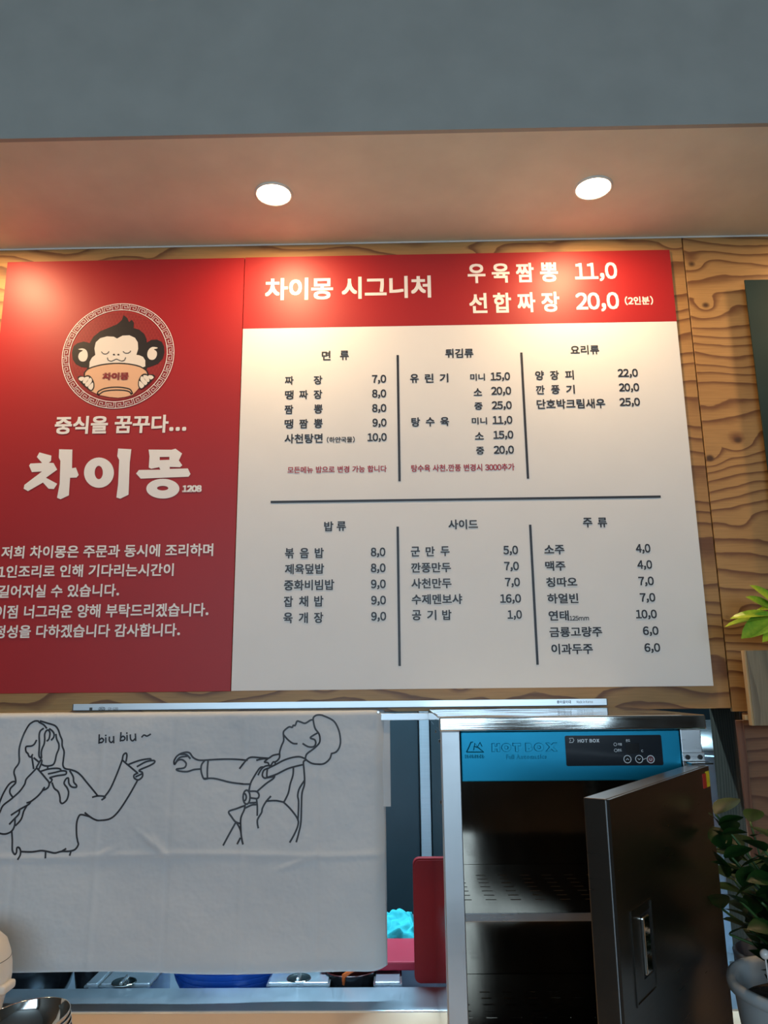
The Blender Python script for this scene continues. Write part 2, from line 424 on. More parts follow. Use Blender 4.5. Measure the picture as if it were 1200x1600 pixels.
# kitchen tube light (a real fitting on the kitchen ceiling)
def kitchen_light(x, y):
    t = thing('tube_light', 'white tube light fitting on the kitchen ceiling', 'ceiling light', (x, y, 2.62))
    obj('housing', box(x-.6, x+.6, y-.05, y+.05, 2.65, 2.70, .004), M['caulk'], t)
    obj('diffuser', box(x-.58, x+.58, y-.035, y+.035, 2.625, 2.65, .004), plain('tube_glow', (1, 1, 1), .5, emit=((.55, .85, 1), 3)), t)
    l = area('kitchen_lamp', (0, 0, -.01), (0, 0, 0), 1.1, .07, KITCHEN_P, (.50, .80, 1)); l.parent = t
kitchen_light(-.1, 2.75)

# ------------------------------------------------------------------ downlights
def downlight(x, label):
    y = 1.746; t = thing('downlight', label, 'ceiling light', (x, y, SZ), 'recessed downlights over the menu board')
    obj('trim_ring', lathe([(.044, SZ), (.049, SZ), (.0485, SZ-.0035), (.0445, SZ-.0045), (.0425, SZ-.002), (.0425, SZ)], x, y, 48), M['lamp_ring'], t, smooth=True)
    obj('lens', lathe([(0, SZ-.0022), (.0426, SZ-.0022)], x, y, 48), M['lamp'], t)
    l = area('lamp_light', (0, 0, -.006), (0, 0, 0), .078, .078, DOWN_P, (1, .65, .33), 'DISK'); l.parent = t
for i, (x, lb) in enumerate(((-1.94, 'added unseen downlight in the soffit beyond the left end of the red panel'), (-1.12, 'round recessed downlight just left of frame above the red panel'), (-.300, 'round lit recessed downlight above the left end of the menu board header'),  # leftmost one is added out of view to brighten the left end
                           (.5185, 'round lit recessed downlight above the right end of the menu board header'), (1.337, 'round recessed downlight right of the menu board over the chalkboard'))):
    downlight(x, lb)

# ------------------------------------------------------------------ menu boards
BY = 1.970
def X(px, py): return at(px, py, BY).x
def Z(px, py): return at(px, py, BY).z
rp = thing('red_sign_panel', 'tall red sign panel with round monkey emblem and white lettering', 'sign', (-.756, BY, 1.588))
obj('panel', box(-1.0965, -.4175, BY, WY-.0005, 1.588, 2.789, .0006, 1), M['red'], rp)
mb = thing('menu_board', 'square white menu board with red header and three columns of prices', 'menu board', (.1845, BY, 1.5885))
obj('panel', box(-.4155, .785, BY-.0003, WY-.0005, 1.5885, 2.789, .0006, 1), M['white_film'], mb)
obj('header', box(-.4155, .785, BY-.0007, BY-.0003, 2.570, 2.789), M['red'], mb)
Y1 = BY-.0012
CR = {'1': (0, 380, 3.), '2': (0, 680, 3.), '3': (370, 380, 3.4286), '4': (700, 380, 3.3333), '5': (370, 760, 3.4286), '6': (720, 760, 3.), 'P': (0, 0, 1.), 'L': (0, 690, 3.6364), 'E': (80, 460, 5.7143)}
def T(cr, s, x0, x1, y0, y1, mat='letter_k', off=.016, spread=False, parent=None):
    ox, oy, k = CR[cr]; a, b, c, d = ox+x0/k, ox+x1/k, oy+y0/k, oy+y1/k; my = (c+d)/2; mx = (a+b)/2; sl = .0155*(b-a)/2
    me = text_mesh(s, X(a, my+sl), X(b, my-sl), Z(mx, d), Z(mx, c), Y1, off, spread)
    return obj('lettering', me, M[mat], parent or mb)
W_ = 'letter_w'
T('3', '차이몽 시그니처', 152, 1040, 182, 300, W_, .020)
T('4', '우육짬뽕', 102, 572, 105, 206, W_, .018, .050)
T('4', '11,0', 660, 880, 102, 199, W_, .018)
T('4', '선합짜장', 110, 580, 258, 362, W_, .018, .050)
T('4', '20,0', 665, 890, 257, 357, W_, .018)
T('4', '(2인분)', 920, 1067, 277, 323, W_, .018)
K = .0243
T('3', '면류', 455, 600, 577, 627, spread=K)
for s, a, b, c, d in (('짜장', 258, 458, 712, 758), ('땡짜장', 258, 458, 788, 836), ('짬뽕', 256, 460, 866, 914), ('땡짬뽕', 256, 460, 943, 992),
                      ('유린기', 928, 1133, 700, 748), ('탕수육', 935, 1137, 933, 982)): T('3', s, a, b, c, d, spread=K*.97)
T('3', '사천탕면', 256, 460, 1022, 1072, off=.016)
T('3', '(하얀국물)', 482, 632, 1037, 1069)
for s, a, b, c in (('7,0', 724, 800, 706), ('8,0', 725, 800, 784), ('8,0', 725, 801, 862), ('9,0', 727, 802, 940), ('10,0', 700, 803, 1018)): T('3', s, a, b, c, c+48, off=.019)
T('3', '모든메뉴 밥으로 변경 가능 합니다', 272, 803, 1194, 1230, 'letter_r')
T('P', '탕수육 사천.깐풍 변경시 3000추가', 642.7, 803.8, 725.3, 736.5, 'letter_r')
T('P', '튀김류', 695.8, 739.6, 545, 559.4, off=.016)
T('4', '요리류', 637, 787, 532, 580, off=.016)
for s, a, b, c, d in (('미니', 116, 192, 680, 717), ('소', 133, 177, 756, 795), ('중', 137, 180, 830, 868), ('미니', 124, 203, 908, 945), ('소', 140, 186, 985, 1023), ('중', 146, 188, 1061, 1101)): T('4', s, a, b, c, d)
for s, a, b, c in (('15,0', 222, 323, 673), ('20,0', 225, 329, 748), ('25,0', 228, 332, 823), ('11,0', 232, 335, 900), ('15,0', 236, 340, 977), ('20,0', 238, 343, 1055),
                   ('22,0', 884, 988, 655), ('20,0', 890, 995, 730), ('25,0', 893, 999, 806)): T('4', s, a, b, c, c+47, off=.019)
for s, a, b, c, d in (('양장피', 454, 655, 664, 712), ('깐풍기', 458, 660, 740, 786)): T('4', s, a, b, c, d, spread=K*.97)
T('4', '단호박크림새우', 462, 818, 812, 862, off=.016)
T('5', '밥류', 468, 585, 188, 240, spread=K, off=.018)
for s, a, b, c, d in (('볶음밥', 258, 466, 330, 385), ('잡채밥', 252, 464, 587, 645), ('육개장', 250, 463, 675, 733), ('군만두', 932, 1140, 322, 375), ('공기밥', 938, 1150, 662, 717)): T('5', s, a, b, c, d, spread=K*.97, off=.016)
for s, a, b, c, d in (('제육덮밥', 258, 468, 415, 470), ('중화비빔밥', 253, 522, 500, 557), ('깐풍만두', 934, 1147, 408, 462), ('사천만두', 935, 1150, 492, 547), ('수제멘보샤', 937, 1207, 577, 632)): T('5', s, a, b, c, d, off=.016)
for s, a, b, c in (('8,0', 718, 796, 328), ('8,0', 718, 797, 413), ('9,0', 719, 798, 499), ('9,0', 720, 799, 586), ('9,0', 720, 800, 672)): T('5', s, a, b, c, c+53, off=.019)
T('P', '사이드', 700.5, 746.7, 811.8, 827, off=.018)
for s, a, b, c in (('5,0', 199, 268, 278), ('7,0', 203, 272, 353), ('7,0', 207, 277, 428), ('16,0', 184, 282, 505), ('1,0', 219, 286, 580),
                   ('4,0', 820, 888, 270), ('4,0', 827, 896, 346), ('7,0', 832, 904, 423), ('7,0', 839, 911, 500), ('10,0', 820, 918, 578), ('6,0', 853, 926, 656), ('6,0', 860, 934, 735)): T('6', s, a, b, c, c+46, off=.019)
T('6', '주류', 572, 685, 147, 193, spread=K, off=.018)
for s, a, b, c, d in (('소주', 391, 485, 275, 320), ('맥주', 395, 490, 350, 396), ('칭따오', 400, 545, 426, 471), ('하얼빈', 405, 550, 502, 549), ('연태', 411, 506, 582, 630), ('금룡고량주', 415, 662, 658, 706), ('이과두주', 424, 618, 737, 787)): T('6', s, a, b, c, d, off=.018)
T('6', '125mm', 509, 600, 607, 629, off=.019)
def rule(x0, y0, x1, y1, wd=.0062):
    bm = bmesh.new(); a = at(x0, y0, BY); b = at(x1, y1, BY)
    if abs(a.x-b.x) < abs(a.z-b.z): m_ = (a.x+b.x)/2; a.x = b.x = m_
    else: m_ = (a.z+b.z)/2; a.z = b.z = m_
    ribbon([(a.x, a.z), (b.x, b.z)], wd, lambda x, z: Y1, bm); obj('dividing_line', bm, M['letter_k'], mb)
rule(621.3, 556, 624.3, 751); rule(815, 552, 824.5, 747); rule(424, 785, 1031, 775.6)
rule(621, 824, 624.8, 1039.5); rule(827.5, 821, 840.7, 1037.5)
# red panel lettering
T('1', '중식을 꿈꾸다...', 258, 875, 808, 892, W_, .022, parent=rp)
T('2', '1208', 855, 946, 235, 267, W_, .05, parent=rp)
for s, a, b, c, d in (('저희 차이몽은 주문과 동시에 조리하며', 8, 1000, 514, 573), ('1인조리로 인해 기다리는시간이', -8, 815, 606, 665), ('길어지실 수 있습니다.', -6, 560, 700, 760),
                      ('이점 너그러운 양해 부탁드리겠습니다.', -22, 978, 792, 855), ('정성을 다하겠습니다 감사합니다.', -25, 845, 886, 948)): T('2', s, a, b, c, d, W_, .014, parent=rp)
def tr(cr, pts):
    ox, oy, k = CR[cr]; return [(X(ox+x/k, oy+y/k), Z(ox+x/k, oy+y/k)) for x, y in pts]
def shape(cr, loops, mat, lvl, name='lettering', sm=0, parent=rp):
    lp = [tr(cr, l) for l in loops]
    if sm: lp = [[(p.x, p.y) for p in smooth_line(l, sm, True)] for l in lp]
    return obj(name, fill2d(lp, BY-.0006-lvl*.00035), M[mat], parent)
# big brush lettering
shape('L', [[(225, 62), (293, 80), (291, 110), (278, 121), (305, 122), (326, 160), (262, 206), (326, 240), (307, 270), (277, 268), (245, 233), (160, 282), (135, 268), (140, 246), (240, 170), (182, 174), (166, 137), (174, 125), (240, 122), (210, 88)]], W_, 1)
shape('L', [[(337, 44), (412, 46), (410, 152), (432, 148), (448, 190), (436, 205), (399, 206), (392, 306), (345, 328), (325, 320), (340, 240), (344, 110), (335, 92)]], W_, 1)
def ell(cx, cy, rx, ry, n=40, rot=0): return [(cx+rx*math.cos(2*math.pi*i/n), cy+ry*math.sin(2*math.pi*i/n)) for i in range(n)]
shape('L', [ell(563, 177, 85, 86), ell(562, 176, 23, 38)], W_, 1)
shape('L', [[(672, 40), (747, 44), (738, 120), (731, 302), (684, 325), (662, 318), (672, 240), (678, 105), (667, 84)]], W_, 1)
shape('L', [[(845, 46), (975, 47), (998, 41), (1035, 68), (1017, 108), (1036, 135), (1024, 146), (965, 144), (965, 156), (1068, 153), (1083, 185), (1072, 200), (800, 211), (774, 182), (790, 162), (912, 160), (905, 146), (860, 155), (846, 148), (850, 84)], [(908, 88), (963, 87), (963, 104), (908, 106)]], W_, 1)
shape('L', [ell(926, 268, 94, 56), ell(925, 265, 32, 13)], W_, 1)
# emblem
ec = tr('E', [(598, 544)])[0]; er = (tr('E', [(1098, 544)])[0][0]-tr('E', [(98, 544)])[0][0])/2
def circ(r, n=96): return [(ec[0]+er*r*math.cos(2*math.pi*i/n), ec[1]+er*r*math.sin(2*math.pi*i/n)) for i in range(n)]
def epart(loops, mat, lvl, name, sm=0): return shape('E', loops, mat, lvl, name, sm)
yl = lambda k: (lambda x, z: BY-.0006-k*.00035)
obj('emblem_ring', fill2d([circ(1.0), circ(.877)], BY-.00085), M['maroon'], rp)
bm = bmesh.new()
for r in (.995, .875): ribbon(circ(r), .0020, yl(1.5), bm, True)
NU = 18
def pol(u, v, k):
    a = math.pi/2+.02-(k+u)/NU*2*math.pi; r = .885+v*.10; return (ec[0]+er*r*math.cos(a), ec[1]+er*r*math.sin(a))
for k in range(NU):
    for s_ in ([(0, 0), (0, 1)], [(.10, 0), (.10, .78), (.40, .78), (.40, .30), (.24, .30), (.24, .52)], [(.56, 0), (.56, .78), (.88, .78), (.88, .28), (.72, .28), (.72, .52)], [(.40, .30), (.48, .30), (.48, 1)]):
        q = []
        for (u0, v0), (u1, v1) in zip(s_, s_[1:]): q += [pol(u0, v0, k), pol((u0+u1)/2, (v0+v1)/2, k)]
        q.append(pol(*s_[-1], k)); ribbon(q, .0014, yl(1.6), bm)
obj('emblem_border', bm, M['letter_w'], rp)
obj('emblem_ground', fill2d([circ(.835)], BY-.0009), M['red_dark'], rp)
bm = bmesh.new(); ribbon(circ(.835), .0011, yl(1.3), bm, True)
for i in range(-13, 14):
    for j in range(-13, 14):
        x = i*.0095+(j % 2)*.0047; z = j*.0095
        if x*x+z*z < (er*.80)**2:
            p = (ec[0]+x, ec[1]+z)
            ribbon([(p[0], p[1]-.003), (p[0], p[1]+.003)], .0009, yl(1.2), bm); ribbon([(p[0]-.0028, p[1]+.0045), (p[0]+.0028, p[1]+.0045)], .0009, yl(1.2), bm)
obj('emblem_pattern', bm, M['red_lite'], rp)
epart([[(345, 437), (380, 378), (440, 330), (520, 298), (590, 268), (632, 232), (648, 186), (680, 213), (697, 250), (720, 228), (740, 255), (737, 302), (790, 318), (832, 355), (852, 400), (855, 432), (895, 408), (945, 405), (988, 425), (1008, 465), (1012, 520), (998, 575), (955, 622), (905, 642), (860, 655), (845, 690), (600, 700), (330, 690), (318, 655), (270, 650), (222, 625), (195, 585), (187, 520), (200, 465), (235, 438), (290, 422), (325, 430)]], 'monkey_k', 2, 'emblem_head')
epart([[(590, 396), (560, 380), (500, 377), (440, 393), (400, 430), (388, 485), (396, 542), (365, 568), (345, 605), (342, 665), (450, 690), (720, 690), (842, 645), (842, 592), (822, 560), (790, 546), (762, 542), (778, 490), (775, 430), (750, 390), (700, 367), (640, 370)]], 'cream', 3, 'emblem_face')
epart([[(243, 492), (278, 484), (308, 494), (325, 520), (327, 560), (312, 592), (285, 602), (258, 592), (244, 562), (254, 525), (285, 503), (262, 497)]], 'cream', 3, 'emblem_ear', 3)
epart([[(952, 478), (910, 471), (880, 486), (862, 518), (861, 553), (878, 580), (905, 587), (930, 575), (945, 545), (942, 512), (918, 493), (944, 486)]], 'cream', 3, 'emblem_ear', 3)
epart([[(300, 735), (302, 700), (345, 662), (430, 636), (520, 622), (610, 618), (700, 625), (790, 645), (850, 682), (866, 718), (830, 780), (800, 820), (765, 862), (728, 900), (660, 918), (600, 925), (520, 918), (430, 900), (350, 862), (340, 800)]], 'peach', 4, 'emblem_bowl')
def estroke(lines, wd=.0034, lvl=5, mat='monkey_k', name='emblem_line'):
    bm = bmesh.new()
    for l in lines: ribbon(smooth_line(tr('E', l), 5), wd, yl(lvl), bm)
    obj(name, bm, M[mat], rp)
estroke([[(300, 735), (303, 698), (345, 662), (430, 636), (520, 622), (610, 618), (700, 625), (790, 645), (850, 682), (866, 718)],
         [(415, 893), (425, 868), (480, 842), (560, 831), (640, 834), (705, 850), (728, 886)], [(432, 895), (475, 868), (560, 857), (650, 859), (700, 872), (716, 893)], [(415, 893), (432, 895)], [(716, 893), (728, 886)]])
estroke([[(452, 515), (465, 530), (487, 535), (508, 526), (518, 512)], [(645, 512), (660, 525), (682, 528), (702, 520), (712, 507)], [(505, 568), (512, 590), (540, 598), (565, 588), (585, 580), (605, 588), (630, 597), (655, 590), (667, 565)]], .0020)
for c_ in ((563, 540), (602, 540)): epart([ell(*c_, 9, 7, 12)], 'monkey_k', 5, 'emblem_nostril')
for sgn in (-1, 1):
    mx_ = lambda l: l if sgn < 0 else [(1166-x, y-14) for x, y in l]
    epart([mx_([(238, 748), (262, 730), (300, 735), (320, 724), (350, 730), (375, 762), (388, 800), (385, 840), (360, 865), (310, 830), (270, 795)])], 'monkey_k', 5, 'emblem_hand', 3)
    for f in ([(248, 760), (262, 742), (290, 740), (298, 752), (275, 778)], [(285, 785), (300, 748), (325, 738), (342, 745), (330, 775), (300, 800)], [(305, 805), (330, 770), (352, 748), (366, 762), (362, 790), (325, 828)], [(332, 832), (355, 805), (376, 790), (380, 815), (376, 838), (358, 856)]): epart([mx_(f)], 'cream', 6, 'emblem_finger', 3)
T('E', '차이몽', 460, 697, 700, 768, 'maroon', .05, parent=rp)
o_ = C.objects[-1]; o_.data.transform(Matrix.Translation((0, -.0016, 0)))

# ------------------------------------------------------------------ rail with printed marks
rl = thing('note_rail', 'long thin aluminium order slip rail on the wall under the menu board', 'rail', (-.145, WY-.012, 1.543))
rx0, rx1 = -.808, .5165
obj('rail_body', prism_xz([(rx0, 1.5455), (rx1, 1.5455), (rx1, 1.5605), (rx0, 1.5605)], WY-.014, WY, .001), M['alu'], rl)
obj('lower_lip', box(rx0+.003, rx1, WY-.010, WY-.0003, 1.5435, 1.5452), M['alu_dark'], rl)
obj('end_cap', box(rx0-.002, rx0, WY-.0135, WY-.0003, 1.545, 1.560), M['alu_dark'], rl)
obj('end_cap', box(rx1, rx1+.002, WY-.0135, WY-.0003, 1.545, 1.560), M['alu_dark'], rl)
def RTx(s, px0, px1, py0, py1, off=.0):
    y = WY-.0142; a = at(px0, (py0+py1)/2, y); b = at(px1, (py0+py1)/2, y); c = at((px0+px1)/2, py1, y); d = at((px0+px1)/2, py0, y)
    obj('rail_lettering', text_mesh(s, a.x, b.x, c.z, d.z, y, off), M['ink'], rl)
RTx('CR-1200', 169, 184.5, 1105.5, 1109.3); RTx('JHUS', 154.5, 163.5, 1105, 1110, .02)
RTx('종이걸이대', 870, 892, 1094.3, 1099.3, .02); RTx('Made in Korea', 901, 926, 1094.2, 1098.6)
bm = bmesh.new(); c_ = at(159, 1107.5, WY-.0142); ribbon([(c_.x+.0085*math.cos(t*.2618), c_.z+.0042*math.sin(t*.2618)) for t in range(24)], .0007, lambda x, z: WY-.0142, bm, True); obj('rail_mark', bm, M['ink'], rl)
c_ = at(142, 1108, WY-.0142); obj('rail_mark', box(c_.x-.0037, c_.x+.0037, WY-.0144, WY-.0140, c_.z-.0038, c_.z+.0038), M['alu_dark'], rl)

# ------------------------------------------------------------------ curtain
CY = 1.9575
CX0, CX1, CZ0, CZ1 = -1.20, -.032, .955, 1.540
vcr = [at(px, 1300, CY).x for px in (25, 152, 264, 378, 495)]; hz = at(300, 1336, CY).z
def cloth_y(x, z):
    y = 0
    for i, v in enumerate(vcr): y -= .0016*math.exp(-((x-v)/.006)**2)*(1 if i % 2 else -1)
    zz = hz+.004*math.sin(x*9); y -= .0022*math.exp(-((z-zz)/.006)**2)
    y += .0035*math.sin(x*7.3+z*2.2)+.0022*math.sin(x*17+1.3+z*5)+.0015*math.sin(z*21+x*6)
    # diagonal tension folds fanning from the crease crossing near the middle
    for (x0, z0, ang, ln, am) in ((at(262, 1325, CY).x, hz, 142, .085, .0035), (at(262, 1325, CY).x, hz, 130, .06, .002), (at(150, 1335, CY).x, hz, 20, .05, .0025), (at(495, 1340, CY).x, hz, 200, .10, .002)):
        dx, dz = x-x0, z-z0; c, s = math.cos(R(ang)), math.sin(R(ang)); u = dx*c+dz*s; v = -dx*s+dz*c
        if u > -.01: y -= am*math.exp(-(v/.006)**2)*math.exp(-((u-ln*.5)/(ln*.5))**2)
    y *= min(1, (CZ1-z)/.06+.15)
    e = max(0, (x-(CX1-.03))/.03); y += .016*e*e                      # right edge rolls away
    f = max(0, (CZ0+.03-z)/.03); y += .004*f*f
    f = max(0, (z-(CZ1-.012))/.012); y += .010*f*f                    # top folds over the track
    return CY+y
def cloth_grid(x0, x1, z0, z1, nx, nz, yf, zb=None):
    bm = bmesh.new(); g = []
    for j in range(nz+1):
        row = []
        for i in range(nx+1):
            x = x0+(x1-x0)*i/nx; lo = z0+(zb(x) if zb else 0); z = lo+(z1-lo)*j/nz; row.append(bm.verts.new((x, yf(x, z), z)))
        g.append(row)
    for j in range(nz):
        for i in range(nx): bm.faces.new((g[j][i], g[j][i+1], g[j+1][i+1], g[j+1][i]))
    return bm
ct = thing('hatch_curtain', 'white cotton curtain over the kitchen hatch with two line drawn figures', 'curtain', ((CX0+CX1)/2, CY, CZ0))
cbm = cloth_grid(CX0, CX1, CZ0, CZ1, 260, 130, cloth_y, lambda x: .0035*math.sin(x*8+1)-.004*max(0, (x+.12)/.09)+.010*max(0, (x-(CX1-.05))/.05)**2)
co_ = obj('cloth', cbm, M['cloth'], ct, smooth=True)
md = co_.modifiers.new('thick', 'SOLIDIFY'); md.thickness = .0008; md.offset = 1
fl = cloth_grid(-.045, at(610, 1200, CY+.012).x, 1.312, 1.532, 6, 30, lambda x, z: CY+.013+.002*math.sin(z*30))
obj('folded_corner', fl, M['cloth'], ct, smooth=True)
sc_ = at(591, 1111.5, CY-.002); obj('screw', lathe([(0, 0), (.0028, 0), (.0034, .0012), (.0034, .002)], n=16), M['steel'], ct)
s_ = C.objects[-1]; s_.data.transform(Matrix.Translation(wloc(ct))); s_.data.transform(Matrix.Rotation(R(90), 4, 'X')); s_.data.transform(Matrix.Translation(Vector((sc_.x, CY-.001, sc_.z-.002))-wloc(ct)))
CC = {'4': (0, 1110, 6.669), '5': (360, 1110, 6.), '1': (0, 1080, 3.75), '2': (260, 1080, 3.3333)}
def strokes(groups, name, wd=.0043):
    bm = bmesh.new()
    for cr, ls in groups:
        ox, oy, k = CC[cr]
        for l in ls:
            w3 = [at(ox+x/k, oy+y/k, CY) for x, y in l]
            ribbon(smooth_line([(p.x, p.z) for p in w3], 6), wd, lambda x, z: cloth_y(x, z)-.0012, bm)
    return obj(name, bm, M['letter_k'], ct)
strokes([('4', [
 [(403,112),(370,110),(335,125),(300,155),(255,230),(225,310),(205,390),(202,450),(205,520),(195,560),(160,610),(152,650),(165,700),(168,750),(150,775),(112,815),(108,860),(138,905)],
 [(420,110),(500,135),(570,158),(605,200),(625,260),(645,310),(648,370),(668,430),(662,510),(658,570),(680,605),(740,618),(800,640),(850,680),(900,740),(1022,885)],
 [(405,122),(455,150),(485,185)],
 [(452,188),(420,215),(408,260),(412,340),(410,400),(408,450),(412,480),(425,497),(435,492),(432,440),(440,400),(460,350),(466,300),(465,250),(480,215),(500,205),(518,225),(518,260),(508,300),(490,318)],
 [(515,192),(545,215),(562,245),(558,280),(535,308)],
 [(582,250),(590,300),(612,350),(612,400),(590,460),(575,530),(555,565),(510,578),(465,575),(440,562)],
 [(380,312),(360,350),(330,370),(280,375),(268,395),(275,430),(295,450),(305,475),(325,485),(342,460)],
 [(335,480),(345,540),(355,605)], [(358,495),(405,535)], [(385,590),(405,555),(425,520),(438,520),(435,550),(410,610)], [(500,580),(500,612)],
 [(435,632),(500,612),(580,603),(625,608),(638,625)], [(508,660),(580,645),(640,630),(685,632),(695,648),(680,668),(600,680),(540,695),(525,702),(545,718),(538,740),(520,755)],
 [(388,600),(430,645),(480,705),(515,750),(512,790),(490,815),(450,830),(468,802)],
 [(388,598),(340,650),(280,715),(262,770),(210,840),(130,915),(50,975),(20,1010),(0,1055),(-40,1130),(-70,1210),(-50,1262),(0,1285),(60,1288),(120,1258),(150,1200),(155,1128)],
 [(-40,1060),(0,950),(40,860),(90,780),(130,745),(160,740)],
 [(450,832),(400,890),(330,945),(285,962)], [(325,950),(300,980),(210,1030),(118,1090)], [(285,990),(250,1050),(232,1110),(210,1150),(160,1200)], [(205,1042),(195,1080),(155,1125),(98,1185)],
 [(120,1260),(125,1350),(125,1460),(150,1502),(168,1480),(172,1435),(195,1430),(212,1460),(210,1510),(188,1552)],
 [(215,1472),(330,1475),(430,1462),(500,1472),(570,1486),(640,1470),(720,1468),(780,1450),(815,1400),(808,1360),(798,1290),(800,1180),(820,1110),(850,1085),(935,1105)],
 [(640,1470),(685,1443)], [(475,1475),(476,1535)], [(738,1470),(728,1508)],
 [(548,755),(570,810),(610,845),(628,900),(632,950),(655,968),(700,930),(718,860),(705,810),(672,760),(690,715),(715,705),(722,760),(750,795),(795,800),(800,780),(772,745),(765,690),(730,630)],
 [(892,1068),(938,1108)]]),
 ('1', [[(500,712),(525,732),(555,750),(590,756),(650,745),(700,700),(760,610),(808,525)], [(545,620),(580,612),(620,618),(600,635)], [(612,622),(650,570),(690,480),(720,400)],
 [(720,405),(725,375),(740,362),(747,375),(742,410)], [(722,405),(810,478)], [(757,428),(820,405),(880,395),(888,402)],
 [(808,440),(860,412),(905,405),(908,418),(880,435),(820,462),(838,475),(838,500),(815,518),(792,508),(790,490),(812,478)], [(800,500),(835,483)]])], 'printed_woman_figure')
strokes([('2', [[(190,360),(165,358),(140,345),(120,320),(90,320),(60,335),(42,362),(45,380),(62,360),(85,357),(104,375),(95,398),(55,405),(70,415),(110,418),(145,408),(180,405)],
 [(50,372),(72,345),(110,338)], [(75,328),(105,330),(125,350)],
 [(200,360),(183,385),(182,420),(195,455),(215,455)], [(217,360),(213,410),(214,455)], [(190,360),(280,355),(350,355),(420,360)], [(195,455),(250,455),(330,475),(400,484),(438,485)],
 [(410,595),(365,612),(325,627),(340,655),(360,680),(387,690)], [(362,682),(330,740),(298,800)], [(365,684),(385,720),(392,760),(399,795)], [(385,765),(370,794)]]),
 ('5', [[(775,88),(750,92),(700,120),(650,105),(625,102),(608,140),(590,140),(580,158),(550,155),(510,185),(497,210),(500,280),(480,330),(462,390),(460,440),(440,470),(415,485)],
 [(500,230),(540,275),(585,308),(625,312)],
 [(860,45),(830,42),(800,48),(778,70),(780,110),(795,170),(830,220),(840,270),(830,310),(780,360),(720,405),(705,440),(710,462),(760,495),(820,505),(880,498),(930,455),(948,405)],
 [(948,405),(990,390),(1020,350),(1032,290),(1020,200),(985,120),(940,80),(860,45)],
 [(815,212),(750,255),(790,275),(800,310),(780,340),(730,340),(680,312)],
 [(345,548),(420,510),(500,468),(580,442),(650,435),(705,455)], [(345,630),(430,600),(530,550),(610,525),(685,508)],
 [(708,465),(685,485),(690,560),(695,640),(692,700),(670,780),(665,900),(660,1050),(640,1150),(618,1232)],
 [(345,548),(340,590),(340,630)], [(345,545),(310,565),(297,610),(315,635),(345,632),(400,622),(415,607)], [(415,608),(400,640),(330,690),(250,760)],
 [(300,532),(270,545),(215,630),(185,690),(172,755)], [(258,605),(290,550),(330,522),(370,520)], [(245,468),(300,455),(355,450),(400,422),(460,410)],
 [(345,458),(318,485),(350,492),(362,515),(385,525)], [(380,515),(400,485),(418,490),(418,510)], [(85,545),(120,500),(160,455),(200,440),(280,445),(355,450)],
 [(590,540),(585,610),(560,690),(540,780),(500,862)], [(375,808),(330,860),(298,920),(290,960),(255,1020),(252,1060),(260,1102)],
 [(335,852),(420,848),(480,858),(505,870),(570,935),(630,1020),(632,1080),(600,1160),(558,1235)], [(692,660),(645,735),(630,800),(638,855),(636,960),(632,1030)],
 [(150+32*math.cos(a*.5236),815+65*math.sin(a*.5236)) for a in range(13)], [(125+22*math.cos(a*.5236),815+35*math.sin(a*.5236)) for a in range(-3,4)],
 [(180,760),(240,762),(265,790),(260,820),(240,828),(185,822)], [(180,870),(240,865)], [(242,830),(250,900),(250,985)],
 [(135,890),(130,930),(98,1010),(98,1100),(105,1190),(118,1250)], [(140,915),(200,888),(240,885)]])], 'printed_man_figure')
strokes([('1', [[(583,255),(581,305)], [(582,300),(600,299),(610,285),(598,275),(583,287)], [(622,272),(622,300)], [(622,257),(622,261)], [(643,268),(643,290),(655,300),(668,288)], [(668,265),(669,302)],
 [(712,242),(708,292)], [(709,288),(727,287),(736,274),(724,263),(710,274)], [(748,258),(748,288)], [(747,243),(747,247)], [(767,255),(769,280),(781,290),(795,278)], [(797,250),(799,288)], [(835,268),(848,256),(866,262),(886,251)]])], 'printed_words', .0038)

# ------------------------------------------------------------------ food warming cabinet
HX0, HX1, HY0, HY1, HZ0, HZ1 = .0785, .553, 1.452, 1.955, .925, 1.541
hb = thing('food_warming_cabinet', 'stainless steel food warming cabinet with blue control panel and open door', 'food warmer', ((HX0+HX1)/2, (HY0+HY1)/2, .9))
obj('top_panel', box(HX0-.003, HX1+.004, HY0-.004, HY1, HZ1-.025, HZ1, .0025), M['steel_mirror'], hb)
obj('side_panel', box(HX0+.002, HX0+.008, HY0+.03, HY1, HZ0, HZ1-.0255), M['steel_mirror'], hb, label='left side panel')
obj('side_panel', box(HX1-.008, HX1-.002, HY0+.03, HY1, HZ0, HZ1-.0255), M['steel_mirror'], hb)
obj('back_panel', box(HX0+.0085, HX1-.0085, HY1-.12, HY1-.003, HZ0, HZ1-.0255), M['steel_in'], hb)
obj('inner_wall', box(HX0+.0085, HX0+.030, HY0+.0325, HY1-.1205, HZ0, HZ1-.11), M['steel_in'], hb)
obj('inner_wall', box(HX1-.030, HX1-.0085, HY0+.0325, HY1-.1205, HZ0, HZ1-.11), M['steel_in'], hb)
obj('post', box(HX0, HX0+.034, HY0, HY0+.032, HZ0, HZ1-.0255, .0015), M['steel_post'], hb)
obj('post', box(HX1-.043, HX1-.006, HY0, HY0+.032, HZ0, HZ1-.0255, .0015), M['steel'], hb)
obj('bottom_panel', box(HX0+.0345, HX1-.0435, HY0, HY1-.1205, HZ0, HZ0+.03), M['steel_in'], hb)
for sx in (HX0+.03, HX1-.03):
    for sy in (HY0+.03, HY1-.03): obj('foot', lathe([(0, .9), (.014, .9), (.016, .912), (.010, HZ0)], sx, sy, 16), M['dark_gap'], hb)
